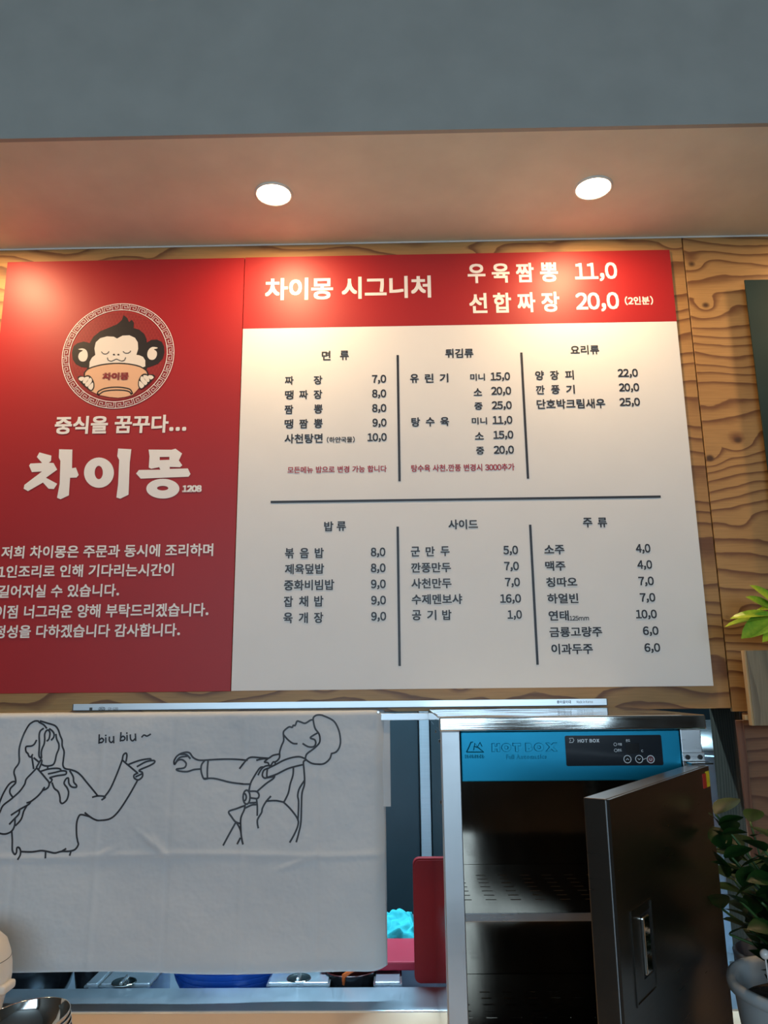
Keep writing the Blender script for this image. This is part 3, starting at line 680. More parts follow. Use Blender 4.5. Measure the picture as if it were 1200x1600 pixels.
for y, z in ((1.70, 1.502), (1.56, 1.492), (1.56, 1.38)):
    s_ = obj('screw', box(HX0+.0005, HX0+.002, y-.003, y+.003, z-.003, z+.003, .0006), M['steel_mirror'], hb)
ZB = HZ1-.0275-.085
bp = obj('control_fascia', box(HX0+.0355, HX1-.0445, HY0+.0015, HY0+.06, ZB, HZ1-.027, .0015), M['blue'], hb)
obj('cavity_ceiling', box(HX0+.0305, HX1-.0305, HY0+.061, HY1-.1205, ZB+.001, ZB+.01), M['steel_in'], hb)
FYY = HY0+.0015
def hbx(px, py, y=FYY): p = at(px, py, y); return p.x, p.z
def emb(s, px0, px1, py0, py1, mat, parent, off, extr, y, name='embossed_lettering'):
    a = hbx(px0, (py0+py1)/2, y); b = hbx(px1, (py0+py1)/2, y); c = hbx((px0+px1)/2, py1, y); d = hbx((px0+px1)/2, py0, y)
    return obj(name, text_mesh(s, a[0], b[0], c[1], d[1], y, off, extr=extr), M[mat], parent)
# raised lettering, rounded by a bevelled rim around each letter
e = emb('HOT BOX', 768, 871, 1160.5, 1174.5, 'blue', bp, .07, .0034, FYY); 
emb('Full Automatics', 791, 854, 1179, 1186, 'blue', bp, -.01, .0016, FYY)
bm = bmesh.new()
for l in ([(729, 1175), (736, 1159.5), (739, 1159.5)], [(729, 1175), (756, 1175), (747, 1168), (740, 1166)], [(740, 1172), (742, 1161), (746, 1167), (750, 1160), (753, 1166)]):
    pts = [Vector((*hbx(*p)[:1], FYY-.0009, hbx(*p)[1])) for p in l]; tube(pts, .0012, 6, bm)
obj('embossed_mark', bm, M['blue'], bp)
bm = bmesh.new()
for i in range(8):
    x = 727+i*3.9
    for l in ([(x, 1179), (x+.3, 1185)], [(x+1.6, 1179.5+(i % 2)*2), (x+2.8, 1182), (x+1.6, 1184.5)]): tube([Vector((hbx(*p)[0], FYY-.0004, hbx(*p)[1])) for p in l], .0006, 5, bm)
obj('embossed_script', bm, M['blue'], bp)
dp0 = hbx(885, 1196.5); dp1 = hbx(1032.5, 1148)
dp = obj('display_panel', prism_xz(rrect(dp0[0], dp1[0], dp0[1]-.0005, dp1[1], .003), FYY-.0012, FYY), M['panel_k'], hb)
PY = FYY-.0016
def dt(s, a, b, c, d, off=.02, mat='print_w'): return emb(s, a, b, c, d, mat, dp, off, 0, PY, 'panel_lettering')
dt('HOT BOX', 902.5, 936.5, 1154.6, 1160.2, .04)
bm = bmesh.new()
ribbon([hbx(889.5, 1153.5, PY), hbx(895, 1153.3, PY), hbx(896.8, 1156.5, PY), hbx(895, 1160, PY), hbx(889.5, 1160.2, PY), hbx(891.5, 1156.8, PY)], .0011, lambda x, z: PY, bm, True)
obj('panel_mark', bm, M['print_w'], dp)
dt('가열', 965, 971.5, 1160.8, 1165, .01); dt('온도', 965, 971.5, 1170, 1174.4, .01); dt('온도', 977.8, 984.5, 1155, 1159.2, .01); dt('C', 1002, 1005, 1171.4, 1175, .01)
a = hbx(978, 1177.5); b = hbx(998, 1161); obj('display_window', box(a[0], b[0], FYY-.0017, FYY-.0012, a[1], b[1]), M['screen_k'], dp)
def ring(px, py, r0, w_, mat):
    c = hbx(px, py, PY); bm = bmesh.new(); ribbon([(c[0]+r0*math.cos(k*.3142), c[1]+r0*math.sin(k*.3142)) for k in range(20)], w_, lambda x, z: PY-.0004, bm, True); return obj('button_ring', bm, M[mat], dp), c
for p in ((961.2, 1163), (962, 1172.4)): ring(*p, .0026, .0007, 'print_w')
for i, (px, py) in enumerate(((980.3, 1186.2), (998.6, 1186), (1016.6, 1186.3))):
    _, c = ring(px, py, .0064, .0012, 'print_w'); d = bmesh.new(); bmesh.ops.create_circle(d, cap_ends=True, radius=.0058, segments=24, matrix=Matrix.Translation((c[0], PY, c[1]))@Matrix.Rotation(R(90), 4, 'X'))
    obj('button', d, M['btn_red' if i == 2 else 'screen_k'], dp)
    bm = bmesh.new(); s = .0022
    if i < 2: k = 1 if i == 0 else -1; ribbon([(c[0]-s, c[1]-s*.5*k), (c[0], c[1]+s*.6*k), (c[0]+s, c[1]-s*.5*k)], .0009, lambda x, z: PY-.0006, bm)
    else: ribbon([(c[0]+s*math.sin(R(a_)), c[1]+s*math.cos(R(a_))) for a_ in range(45, 330, 30)], .0008, lambda x, z: PY-.0006, bm)
    obj('button_symbol', bm, M['print_w'], dp)
bm = bmesh.new(); ribbon([hbx(1003, 1187, PY), hbx(1007, 1186, PY), hbx(1010, 1184.5, PY)], .0007, lambda x, z: PY, bm); obj('panel_scratch', bm, M['print_w'], dp)
# perforated shelves: plate cut into strips around rows of slots
def shelf(z):
    x0, x1, y0, y1 = HX0+.031, HX1-.031, HY0+.012, HY1-.122
    xs = [x0]; cols = 9; rows = 7; cw = (x1-x0)/cols; sl = .020; bm = bmesh.new()
    for c in range(cols): m0 = x0+cw*(c+.5); xs += [m0-sl, m0+sl*0.0]
    xs.append(x1); ys = [y0]
    for r in range(rows): m0 = y0+.085+r*.031; ys += [m0-.0028, m0+.0028]
    ys.append(y1); V = {}
    def v(i, j):
        if (i, j) not in V: V[i, j] = bm.verts.new((xs[i], ys[j], z))
        return V[i, j]
    for i in range(len(xs)-1):
        for j in range(len(ys)-1):
            if i % 2 == 1 and j % 2 == 1: continue
            bm.faces.new((v(i, j), v(i+1, j), v(i+1, j+1), v(i, j+1)))
    bmesh.ops.recalc_face_normals(bm, faces=bm.faces[:])
    o = obj('shelf', bm, M['steel_in'], hb); m = o.modifiers.new('t', 'SOLIDIFY'); m.thickness = .0015; m.offset = 0
    f = obj('shelf_front', box(x0, x1, y0-.003, y0-.0002, z-.0125, z+.001, .0008), M['steel'], o)
shelf(1.209); shelf(.990)
# door: hinged at the right post, open about 56 degrees; built in its own coordinates, X along the door, -Y outwards
hin = Vector((.5385, 1.4085)); free = Vector((.262, 1.018)); DL = (free-hin).length; TH = .034
ang = math.atan2((hin-free).y, (hin-free).x)
door = bpy.data.objects.new('door', None); C.objects.link(door); door.parent = hb
door.location = Vector((free.x, free.y, HZ0))-wloc(hb); door.rotation_euler = (0, 0, ang)
DH = 1.4575-HZ0
def dob(name, bm, mat): return obj(name, bm, M[mat], door, local=True)
dl = bpy.context
DM = Matrix.Translation(Vector((free.x, free.y, HZ0)))@Matrix.Rotation(ang, 4, 'Z'); DI = DM.inverted()
def ondoor(px, py):
    d = FW+RT*(px-600)/FPX-UP*(py-800)/FPX; o = DI@CAM; q = DI.to_3x3()@d; t = -o.y/q.y; p = o+q*t; return p.x, p.z
hc = [ondoor(*p) for p in ((984, 1423), (1016, 1403), (1027, 1544), (995, 1574))]
hx0, hx1 = (hc[0][0]+hc[3][0])/2, (hc[1][0]+hc[2][0])/2; hz0, hz1 = (hc[2][1]+hc[3][1])/2, (hc[0][1]+hc[1][1])/2
dbm = bmesh.new()
hw, hh = hx1-hx0, hz1-hz0
hxa, hxb, hza, hzb = hx0+.44*hw, hx1-.07*hw, hz0+.2*hh, hz1-.11*hh
def dbox(*a, **k): box(*a, bm=dbm, **k)
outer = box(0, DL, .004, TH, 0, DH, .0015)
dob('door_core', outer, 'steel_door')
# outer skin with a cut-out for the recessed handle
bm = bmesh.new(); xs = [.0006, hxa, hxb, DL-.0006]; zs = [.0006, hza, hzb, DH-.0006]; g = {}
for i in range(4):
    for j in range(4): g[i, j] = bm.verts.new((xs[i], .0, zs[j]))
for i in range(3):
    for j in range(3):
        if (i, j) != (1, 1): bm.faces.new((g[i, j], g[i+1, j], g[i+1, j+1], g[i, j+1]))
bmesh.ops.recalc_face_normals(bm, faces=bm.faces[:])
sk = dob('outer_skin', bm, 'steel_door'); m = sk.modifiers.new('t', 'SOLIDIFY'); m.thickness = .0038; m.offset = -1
if sk.data.polygons[0].normal.y > 0: sk.data.flip_normals()
def frame4(x0, x1, z0, z1, wdt, y0, y1):
    b = box(x0, x0+wdt, y0, y1, z0, z1); box(x1-wdt, x1, y0, y1, z0, z1, bm=b); box(x0+wdt, x1-wdt, y0, y1, z0, z0+wdt, bm=b); box(x0+wdt, x1-wdt, y0, y1, z1-wdt, z1, bm=b); return b
dob('handle_frame', frame4(hx0, hx1, hz0, hz1, .0022, -.0016, -.0001), 'steel_door')
dob('handle_recess', box(hxa, hxb, .0012, .0039, hza, hzb), 'dark_gap')
gr = (hxb-hxa)
dob('handle_grip', box(hxa+.001, hxa+gr*.62, -.004, .0025, hza+.004, hzb-.003, .0022, 3), 'steel_mirror')
(ya, yz1), (yb, yz0), (ra, _), _z = ondoor(1101.5, 1206), ondoor(1109, 1228), ondoor(1097.5, 1216), 0
yb = min(yb, DL-.003)
dob('warning_sticker', box(ya, yb, -.0011, -.0002, yz0, yz1), 'yellow'); dob('warning_sticker', box(ra, ya-.0002, -.0012, -.0002, yz0, yz1-.002), 'sred')
dob('edge_seam', box(-.0004, -.0001, .0038, .0046, .002, DH-.002), 'alu')
hg = obj('hinge', box(HX1-.045, HX1-.005, HY0-.006, HY0-.0005, 1.4605, 1.476, .001), M['steel'], hb)
for x in (HX1-.036, HX1-.014): obj('hinge_screw', lathe([(0, 0), (.0042, 0), (.0042, .003), (0, .0034)], n=16), M['dark_gap'], hg); o_ = C.objects[-1]; o_.data.transform(Matrix.Translation(wloc(hg))); o_.data.transform(Matrix.Rotation(R(90), 4, 'X')); o_.data.transform(Matrix.Translation(Vector((x, HY0-.0058, 1.468))-wloc(hg)))
obj('hinge_plate', box(HX1-.040, HX1-.002, HY0-.034, HY0-.0062, 1.4580, 1.4604), M['steel_mirror'], hg)

# ------------------------------------------------------------------ serving counter and prep table
sc = thing('serving_counter', 'long beige topped serving counter running below the kitchen hatch', 'counter', (-.4, 1.3, 0))
obj('worktop', box(-2.4, 2.2, .78, 1.884, .865, .9, .004), M['counter'], sc)
obj('counter_body', box(-2.4, 2.2, .84, 1.884, 0, .8648), M['base'], sc)
pt = thing('prep_table', 'stainless steel prep table behind the serving counter', 'table', (-.4, 2.2, 0))
TF, TB = 1.8855, 2.028
obj('table_rim', box(-1.89, .82, TF, TB, .86, .9012, .006, 3), M['steel_table'], pt)
obj('table_body', box(-1.89, .82, TF, 2.62, 0, .80), M['steel_table'], pt)
obj('well_wall', box(-1.89, .82, 2.50, 2.62, .801, .9), M['steel_table'], pt)
obj('well_divider', box(-1.89, .82, 2.03, 2.038, .801, .885), M['steel_table'], pt)
def px_at_z(px, py, z):
    d = FW+RT*(px-600)/FPX-UP*(py-800)/FPX; return CAM+d*((z-1.6)/d.z)
def pan(px0, px1, name, label, cat='food pan', hpos=None, lid=True, z=.903, grp='covered food pans in the prep table'):
    a = px_at_z(px0, 1542, z); b = px_at_z(px1, 1542, z); x0, x1 = a.x, b.x; y0, y1 = 2.042, 2.042+.21
    t = thing(name, label, cat, ((x0+x1)/2, (y0+y1)/2, .801), grp)
    obj('pan_body', box(x0+.008, x1-.008, y0+.008, y1-.008, .801, z-.007), M['steel_table'], t)
    obj('pan_rim', frame_xy(x0, x1, y0, y1, .009, z-.007, z-.003), M['steel'], t)
    obj('lid', box(x0+.0045, x1-.0045, y0+.0045, y1-.0045, z-.0029, z+.001, .0012), M['steel_table'], t)
    if hpos:
        c = px_at_z(*hpos, z+.002)
        d = obj('lid_dimple', lathe([(.030, z+.0011), (.0285, z+.0035), (.026, z+.0024), (.015, z+.0013), (0, z+.0012)], c.x, c.y, 32), M['steel_mirror'], t, smooth=True)
        obj('lid_handle', box(c.x-.0035, c.x+.0035, c.y-.026, c.y+.026, z+.002, z+.010, .002), M['steel'], t)
def frame_xy(x0, x1, y0, y1, wd, z0, z1):
    b = box(x0, x0+wd, y0, y1, z0, z1); box(x1-wd, x1, y0, y1, z0, z1, bm=b); box(x0+wd, x1-wd, y0, y0+wd, z0, z1, bm=b); box(x0+wd, x1-wd, y1-wd, y1, z0, z1, bm=b); return b
pan(128, 150, 'food_pan', 'narrow steel pan right beside the black bowls')
pan(151, 232, 'food_pan', 'steel lidded pan with round handle dimple left of the blue baskets', hpos=(194, 1534))
pan(414, 514, 'food_pan', 'steel lidded pan right of the blue baskets with oval handle dimple', hpos=(467, 1528))
pan(583, 628, 'food_pan', 'small plain steel pan under the front edge of the red cutting board')
def bowl(cx, cy, z0, r, h, mo, mi, name, label, cat, grp=None, flare=.62, n=48, th=.003):
    t = thing(name, label, cat, (cx, cy, z0), grp)
    lip = .004 if r > .16 else 0
    pr = [(0, z0+.002), (r*flare*.8, z0), (r*flare, z0+.004), (r*.86, z0+h*.45), (r*.96, z0+h*.8)]+([(r*.965, z0+h-.0085), (r+lip, z0+h-.008), (r+lip, z0+h-.001)] if lip else [])+[(r, z0+h)]
    obj('outer_shell', lathe(pr, cx, cy, n), M[mo], t, smooth=not lip)
    pi = [(r, z0+h), (r-.0008, z0+h+.0014), (r-th, z0+h), (r*.96-th, z0+h*.8), (r*.86-th, z0+h*.45+th), (r*flare-th, z0+.004+th), (0, z0+.002+th)]
    obj('inner_shell', lathe(pi, cx, cy, n), M[mi], t, smooth=True); return t
c = px_at_z(8, 1532, .93)
bowl(c.x-.01, 2.17, .801, .105, .125, 'lac_k', 'lac_r', 'lacquer_bowl', 'black lacquer bowl with dark red inside at the far left of the prep table', 'bowl')
c = px_at_z(98, 1532, .93)
for i in range(3): bowl(c.x+.002*i, 2.20, .801+.014*i, .054, .105, 'lac_k', 'lac_k', 'black_bowl', ('lowest', 'middle', 'topmost')[i]+' of the nested black bowls beside the lidded pan', 'bowl', 'nested black bowls')
cb_ = px_at_z(333, 1532, .93)
for i in range(4):
    bowl(cb_.x, 2.225, .801+.0135*i, .160-.0025*(3-i), .082, 'blue_pl', 'blue_pl', 'blue_basket', ('lowest', 'second lowest', 'second highest', 'topmost')[i]+' of the nested blue plastic bowls behind the curtain hem', 'bowl', 'nested blue plastic bowls')
bowl(cb_.x+.005, 2.235, .857, .145, .086, 'pot_red', 'pot_red', 'red_bowl', 'red plastic bowl resting inside the stack of blue bowls', 'bowl')
c = px_at_z(543, 1528, .93)
bowl(c.x, 2.126, .801, .066, .109, 'lac_k', 'lac_r', 'sauce_pot', 'black round pot with dark red inside and an orange ladle', 'pot', flare=.85)
la = thing('ladle', 'orange plastic ladle standing in the black pot', 'ladle', (c.x, 2.125, .806))
l0, l1 = px_at_z(537, 1525, .914), px_at_z(552, 1515, .930)
obj('ladle_handle', tube([(c.x-.012, 2.115, .83), (l0.x, l0.y+.01, .895), tuple(l0), tuple(l1), (l1.x+.03, l1.y+.06, .955)], .0055, 8), M['orange'], la, smooth=True)
obj('ladle_cup', lathe([(0, .808), (.02, .812), (.026, .83), (.0245, .83), (.019, .8145), (0, .8105)], c.x-.012, 2.115, 20), M['orange'], la, smooth=True)
# cutting boards
obj('cutting_board', box(-.20, .090, 2.106, 2.292, .9085, .9285, .004, 3), M['board_red'], None, label='flat red cutting board lying across the food pans', category='cutting board')
pw = rrect(.0325, .235, .9015, 1.180, .016, 6)
obj('cutting_board', prism_xz(pw, 2.040, 2.066, .004), M['pot_red'], None, label='upright dark red cutting board behind the warming cabinet', category='cutting board')
from mathutils import noise as MN
bmc = cloth_grid(-.10, .05, 0, 1, 60, 50, lambda x, z: 0)
for v in bmc.verts:
    u, q = v.co.x, v.co.z; y = 2.297+.14*q; edge = min(1, (u+.10)/.02, (.05-u)/.02, q/.12+.1)
    n = MN.noise(Vector((u*22, q*3, 1)))*.026+abs(MN.noise(Vector((u*40+3, q*6, 5))))*.012
    v.co = Vector((u+.012*MN.noise(Vector((q*7, u*20, 8))), y+.010*MN.noise(Vector((u*20, q*3, 2))), .9115+max(0, (.030+n+.012*q)*max(0, edge))))
tc = obj('dish_cloth', bmc, M['teal'], None, smooth=True, label='crumpled turquoise dish cloth behind the flat red board', category='cloth')
m = tc.modifiers.new('t', 'SOLIDIFY'); m.thickness = .002
obj('back_shelf', box(-.165, .35, 2.294, 2.49, .801, .9085, .002), M['steel_table'], None, label='low steel shelf box under the turquoise cloth', category='shelf')
# steel boiler drum right of the cabinet
dr = thing('steel_drum', 'tall steel drum with a domed lid seen right of the warming cabinet', 'container', (1.02, 2.40, .0))
obj('drum_body', lathe([(0, .9005), (.20, .9005), (.20, 1.395), (.203, 1.399), (.203, 1.408), (0, 1.408)], 1.00, 2.40, 64), M['steel_table'], dr)
obj('domed_lid', lathe([(.204, 1.409), (.204, 1.416), (.198, 1.426), (.18, 1.445), (.14, 1.468), (.08, 1.484), (0, 1.49)], 1.00, 2.40, 64), M['steel'], dr, smooth=True)
obj('drum_stand', box(.84, 1.24, 2.19, 2.61, 0, .9, .002), M['steel_table'], dr)

# refrigerator behind the gap
fr = thing('refrigerator', 'tall dark refrigerator with a grey steel edge deep in the kitchen', 'refrigerator', (-.2, 3.4, 0))
fx = at(664, 1200, 3.1).x
obj('body', box(fx-1.15, fx+.62, 3.12, 3.8, 0, 2.05), M['alu_dark'], fr)
obj('door', box(fx-.58, fx-.025, 3.08, 3.119, .1, 2.03, .004), M['wall_k'], fr); obj('door', box(fx-1.14, fx-.585, 3.08, 3.119, .1, 2.03, .004), M['wall_k'], fr)
obj('edge_strip', box(fx-.020, fx+.018, 3.06, 3.119, .1, 2.03, .003), M['alu'], fr); obj('door', box(fx+.022, fx+.60, 3.08, 3.119, .1, 2.03, .004), M['wall_k'], fr)

# ------------------------------------------------------------------ left: steel bowls and ivory cooker
bc = px_at_z(36, 1590, .985)
for i in range(4):
    t = bowl(0, 0, 0, .0895, .060, 'steel', 'steel_mirror', 'steel_bowl', ('lowest', 'second lowest', 'second highest', 'topmost')[i]+' of the nested steel bowls at the left of the counter', 'bowl', 'nested steel bowls', flare=.5, th=.0015)
    t.location = (bc.x+.001*i, bc.y, .9005+.0075*i); t.rotation_euler = (R(1.2*i), R(-2.0*i), 0)
wc = at(-62, 1530, 1.80)
rc = thing('rice_cooker', 'ivory rounded rice cooker at the left edge behind the steel bowls', 'cooker', (wc.x, 1.79, .9))
zt = lambda py: at(0, py, 1.79).z
rr = at(10.5, 1532, 1.79).x-wc.x
obj('cooker_body', lathe([(0, .9), (rr*.72, .9), (rr*.80, .905), (rr*.93, zt(1556)), (rr*.985, zt(1545)), (rr, zt(1530)), (rr*.985, zt(1512)), (rr*.955, zt(1500))], wc.x, 1.79, 64), M['white_pl'], rc, smooth=True)
obj('lid', lathe([(rr*.955, zt(1499)), (rr*.94, zt(1494)), (rr*.86, zt(1476)), (rr*.6, zt(1455)), (rr*.3, zt(1447)), (0, zt(1445))], wc.x, 1.79, 64), M['white_pl'], rc, smooth=True)
obj('lid_seam', lathe([(rr*.955, zt(1500)), (rr*.962, zt(1499.6)), (rr*.955, zt(1499))], wc.x, 1.79, 64), M['dark_gap'], rc)
lz = zt(1541)
obj('side_handle', box(wc.x+rr*.90, wc.x+rr+.010, 1.765, 1.815, lz-.010, lz+.008, .006, 3), M['white_pl'], rc, smooth=True)

# ------------------------------------------------------------------ right side
ck = thing('chalkboard', 'dark green chalkboard at the right edge of the plywood wall', 'chalkboard', (1.4, WY, 1.76))
cx0 = at(1167.5, 470, WY-.027).x; cz1 = at(1167, 437, WY-.027).z
obj('board', box(cx0, 1.9, WY-.027, WY-.022, 1.76, cz1, .001, 1), M['chalk'], ck)
obj('batten', box(cx0+.07, 1.83, WY-.0219, WY-.0005, 1.80, cz1-.05), M['base'], ck)
# hanging planter with lime plant
PYY = 1.865
a = at(1177, 1016, PYY); b_ = at(1182, 1134, PYY)
pl = thing('wall_planter', 'pale wooden wall planter box on the plywood at the right edge', 'planter', (1.1, WY, b_.z))
px0 = (a.x+b_.x)/2-.010
obj('front_board', box(px0, px0+.42, PYY, PYY+.016, b_.z, a.z, .0015), M['ash'], pl)
obj('board_edge', box(px0-.0055, px0-.0002, PYY+.0005, PYY+.018, b_.z, a.z, .001), M['ash_edge'], pl, label='light raw edge of the front board')
obj('planter_box', box(px0+.09, px0+.40, PYY+.0165, WY-.0005, b_.z+.01, a.z-.02), M['ash_edge'], pl)
obj('soil', box(px0+.10, px0+.39, PYY+.02, WY-.006, a.z-.0195, a.z-.012), M['soil'], pl)
obj('cleat', box(px0-.012, px0+.089, PYY+.019, PYY+.034, b_.z+.012, b_.z+.024, .001), M['ash_edge'], pl)

def leaf_mesh(n=6, fold=.18, curl=.25, wid=.36):
    bm = bmesh.new(); rows = []
    for i in range(n+1):
        t = i/n; w = wid*(math.sin(math.pi*min(1, t*.93+.03))**.8)*(1-.35*t)
        if i == n: w = 0
        y = t; z = -curl*t*t
        if w < 1e-4: rows.append([bm.verts.new((0, y, z))])
        else: rows.append([bm.verts.new((-w, y, z+fold*w)), bm.verts.new((-w*.5, y, z+fold*w*.35)), bm.verts.new((0, y, z)), bm.verts.new((w*.5, y, z+fold*w*.35)), bm.verts.new((w, y, z+fold*w))])
    for a, b in zip(rows, rows[1:]):
        for k in range(4):
            if len(b) == 1: bm.faces.new((a[k], a[k+1], b[0]))
            elif len(a) == 1: bm.faces.new((a[0], b[k+1], b[k]))
            else: bm.faces.new((a[k], a[k+1], b[k+1], b[k]))
    me = bpy.data.meshes.new('leaf'); bm.to_mesh(me); bm.free()
    for p in me.polygons: p.use_smooth = True
    return me
dk_ = None
LM = leaf_mesh(); LM.materials.append(M['leaf_dark'])
LL = leaf_mesh(7, .35, .12, .17); LL.materials.append(M['leaf_lime'])
LW = leaf_mesh(7, .30, .10, .27); LW.materials.append(M['leaf_lime'])
def leaf(me, base, tip, roll, parent):
    base = Vector(base); tip = Vector(tip)
    if parent is dk_ and tip.x < .75 and tip.y < 1.45 and tip.z < 1.47 and min((p.x-hin.x)*.813-(p.y-hin.y)*.582 for p in (base, tip)) < .012: return None
    if parent is dk_ and (tip.x-.602)**2+(tip.y-1.235)**2 > .0115 and min(base.z, tip.z) < 1.18: return None
    d = tip-base; L = d.length; d.normalize()
    x = d.cross(Vector((0, 0, 1))); x = x.normalized() if x.length > .01 else Vector((1, 0, 0)); z = x.cross(d)
    x2 = x*math.cos(roll)+z*math.sin(roll); z2 = x2.cross(d)
    m = Matrix(((x2.x, d.x, z2.x, 0), (x2.y, d.y, z2.y, 0), (x2.z, d.z, z2.z, 0), (0, 0, 0, 1)))
    o = bpy.data.objects.new('leaf', me); C.objects.link(o); o.parent = parent
    o.matrix_local = Matrix.Translation(base-wloc(parent))@m@Matrix.Scale(L, 4); return o
lp = thing('lime_leaved_plant', 'bright lime green leafy plant growing from the wooden wall planter', 'plant', (px0+.13, PYY+.05, a.z-.012))
def P3(px, py, y): return at(px, py, y)
for (bx, by, bY), (tx, ty, tY), rl_, me in (
    ((1215, 958, 1.84), (1169, 929, 1.82), .9, LW), ((1222, 955, 1.85), (1177, 911, 1.82), 1.0, LW), ((1218, 962, 1.84), (1143, 957, 1.80), .5, LL), ((1215, 966, 1.84), (1132, 968, 1.80), .2, LL),
    ((1216, 960, 1.83), (1160, 993, 1.80), .9, LW), ((1225, 952, 1.86), (1185, 948, 1.84), .7, LL), ((1220, 970, 1.86), (1150, 962, 1.86), .6, LL), ((1228, 975, 1.86), (1192, 1000, 1.84), .8, LW),
    ((1235, 960, 1.86), (1225, 905, 1.84), .8, LW), ((1240, 965, 1.86), (1290, 930, 1.84), .8, LW), ((1240, 965, 1.86), (1285, 985, 1.84), .8, LW), ((1235, 975, 1.85), (1240, 1012, 1.80), .8, LW)):
    leaf(me, P3(bx, by, bY), P3(tx, ty, tY), rl_, lp)
sb = Vector((px0+.13, PYY+.055, a.z-.013)); tp = P3(1222, 960, 1.85)
obj('stem', tube([sb, (sb+tp)/2+Vector((.004, .002, 0)), tp], .004, 8), M['stem'], lp, smooth=True)

# white ceramic pot with dark plant on the counter right of the cabinet door
pcx, pcy, pr, pz = .602, 1.235, .126, 1.176
pot = thing('ceramic_pot', 'white ceramic plant pot on the counter at the lower right', 'plant pot', (pcx, pcy, .9))
obj('pot_wall', lathe([(0, .9), (pr*.66, .9), (pr*.70, .904), (pr*.90, pz-.05), (pr*.915, pz-.03), (pr*.925, pz-.018)], pcx, pcy, 64), M['ceramic'], pot, smooth=True)
obj('pot_rim', lathe([(pr*.925, pz-.018), (pr*.99, pz-.014), (pr, pz-.006), (pr*.985, pz), (pr*.93, pz+.001), (pr*.885, pz-.006), (pr*.86, pz-.03), (pr*.80, pz-.08)], pcx, pcy, 64), M['ceramic'], pot, smooth=True)
obj('pink_line', lathe([(pr*.905, pz-.028), (pr*.915, pz-.0245), (pr*.918, pz-.022)], pcx, pcy, 64), M['pink'], pot)
obj('soil', lathe([(pr*.855, pz-.035), (pr*.5, pz-.030), (0, pz-.028)], pcx, pcy, 32), M['soil'], pot, smooth=True)
dk = thing('dark_leaved_plant', 'tall dark green glossy leaved plant growing in the white ceramic pot', 'plant', (pcx, pcy, pz-.028))
dk_ = dk; rnd = random.Random(4)
tops = [((1128, 1420), 1.36), ((1140, 1460), 1.33), ((1165, 1440), 1.3), ((1200, 1450), 1.3), ((1180, 1390), 1.33), ((1210, 1420), 1.2), ((1150, 1350), 1.34), ((1240, 1440), 1.25), ((1118, 1272), 1.33), ((1135, 1330), 1.30), ((1168, 1345), 1.28), ((1195, 1330), 1.26), ((1225, 1300), 1.24), ((1150, 1400), 1.24), ((1190, 1410), 1.2), ((1230, 1380), 1.2), ((1255, 1330), 1.28)]
for i, ((tx, ty), tY) in enumerate(tops):
    tp = P3(tx, ty, tY); b0 = Vector((pcx+rnd.uniform(-.05, .05), pcy+rnd.uniform(-.04, .04), pz-.032))
    # stems start inside the pot and lean outwards
    b0.x = min(max(b0.x, pcx-.06), pcx+.06); mid_ = b0.lerp(tp, .5)+Vector((.015, 0, .01)); pts = smooth_line([b0, mid_, tp], 6)
    obj('stem', tube(pts, [.0035-.0018*k/len(pts) for k in range(len(pts))], 6), M['stem'], dk, smooth=True)
    n = 8
    for k in range(n):
        t = .28+.72*k/(n-1); q = pts[min(len(pts)-1, int(t*(len(pts)-1)))]; az = k*2.4+i*1.1; L = rnd.uniform(.050, .072)*(1 if k < n-2 else .85)
        up = .25+.5*t+rnd.uniform(-.2, .2)
        d = Vector((math.cos(az), math.sin(az)*.8, up)).normalized(); leaf(LM, q, q+d*L, rnd.uniform(-.3, .3), dk)
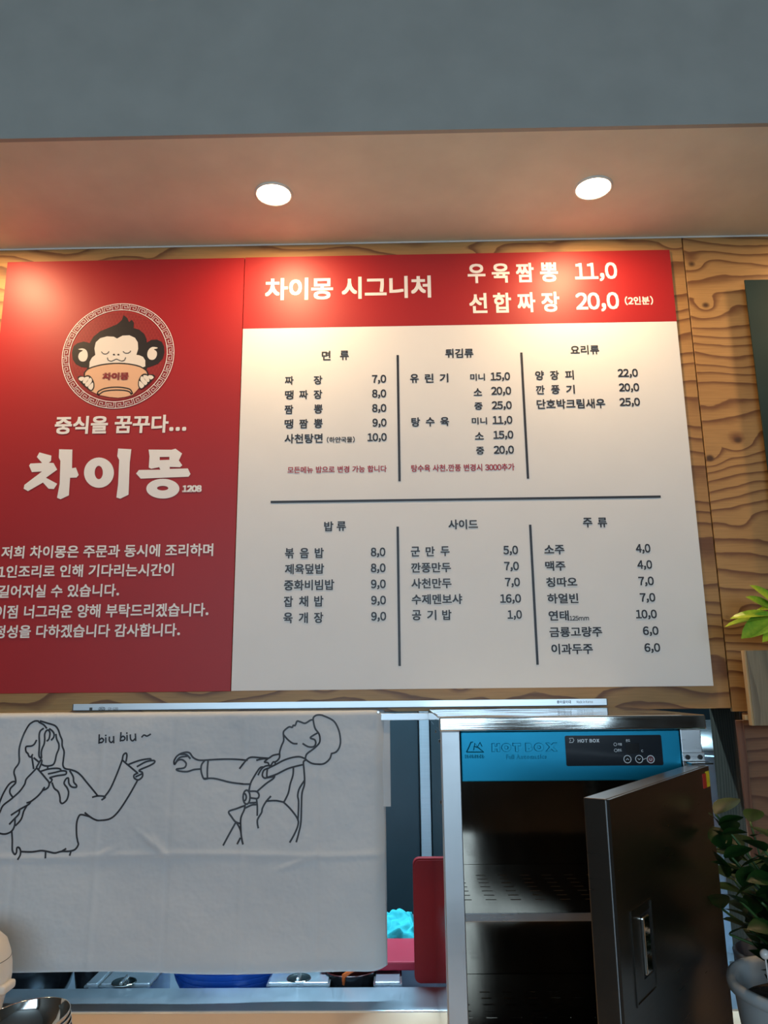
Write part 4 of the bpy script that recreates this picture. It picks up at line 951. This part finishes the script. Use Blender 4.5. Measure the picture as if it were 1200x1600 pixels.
# hand-placed leaves at the top left of the plant
for (bx, by), (tx, ty), Y in (((1124, 1290), (1158, 1268), 1.31), ((1124, 1290), (1114, 1266), 1.33), ((1129, 1303), (1166, 1292), 1.30), ((1126, 1305), (1112, 1288), 1.33), ((1132, 1340), (1172, 1316), 1.28), ((1135, 1370), (1124, 1322), 1.30), ((1160, 1385), (1170, 1345), 1.24), ((1165, 1352), (1202, 1330), 1.24), ((1190, 1440), (1178, 1444), 1.2), ((1215, 1452), (1174, 1441), 1.17), ((1215, 1375), (1172, 1366), 1.22)):
    leaf(LM, P3(bx, by, Y), P3(tx, ty, Y-.02), rnd.uniform(.1, .8), dk)
sp_ = at(1165, 1540, 1.2); leaf(LM, (pcx-.05, pcy+.01, pz-.03), (pcx-.075, pcy-.06, pz+.035), .6, dk); leaf(LM, (pcx-.07, pcy+.05, pz-.03), (pcx-.10, pcy+.045, pz+.03), .6, dk)
# pearl pick
pk = thing('pearl_pick', 'small pearl headed decorative pick standing in the white pot', 'ornament', (pcx-.03, pcy-.04, pz-.03))
hp = at(1195, 1491, 1.16)
obj('stick', tube([(hp.x+.004, 1.16, pz-.036), (hp.x, 1.16, hp.z)], .0012, 6), M['pearl'], pk)
s2 = bmesh.new(); bmesh.ops.create_uvsphere(s2, u_segments=20, v_segments=12, radius=.0065, matrix=Matrix.Translation((hp.x, 1.16, hp.z))); obj('bead', s2, M['pearl'], pk, smooth=True)
# second, slate pot behind the white one
bx_ = at(1150, 1500, 1.52)
SX, SY = .735, 1.60
sp = thing('slate_pot', 'blue grey plant pot standing just behind the white ceramic pot', 'plant pot', (SX, SY, .9))
obj('pot_wall', lathe([(0, .9), (.07, .9), (.098, 1.06), (.105, 1.098), (.098, 1.102), (.091, 1.06), (.085, 1.04)], SX, SY, 48), M['slate'], sp, smooth=True)
obj('soil', lathe([(.091, 1.062), (0, 1.067)], SX, SY, 24), M['soil'], sp)
bp2 = thing('bushy_plant', 'bushy dark green plant filling the blue grey pot', 'plant', (SX, SY, 1.07))
for i in range(7):
    az = i*.9; tp = Vector((SX+.09*math.cos(az), SY+.08*math.sin(az), 1.22+.05*(i % 3))); b0 = Vector((SX+.02*math.cos(az), SY+.02*math.sin(az), 1.065)); pts = smooth_line([b0, b0.lerp(tp, .5)+Vector((0, 0, .02)), tp], 6)
    obj('stem', tube(pts, .002, 6), M['stem'], bp2, smooth=True)
    for k in range(11):
        q = pts[min(len(pts)-1, int((.15+.85*k/10)*(len(pts)-1)))]; a2 = k*2.4+i; d = Vector((math.cos(a2), math.sin(a2), .5)).normalized(); leaf(LM, q, q+d*rnd.uniform(.05, .07), rnd.uniform(-.3, .3), bp2)

bpy.data.scenes.remove(TS)
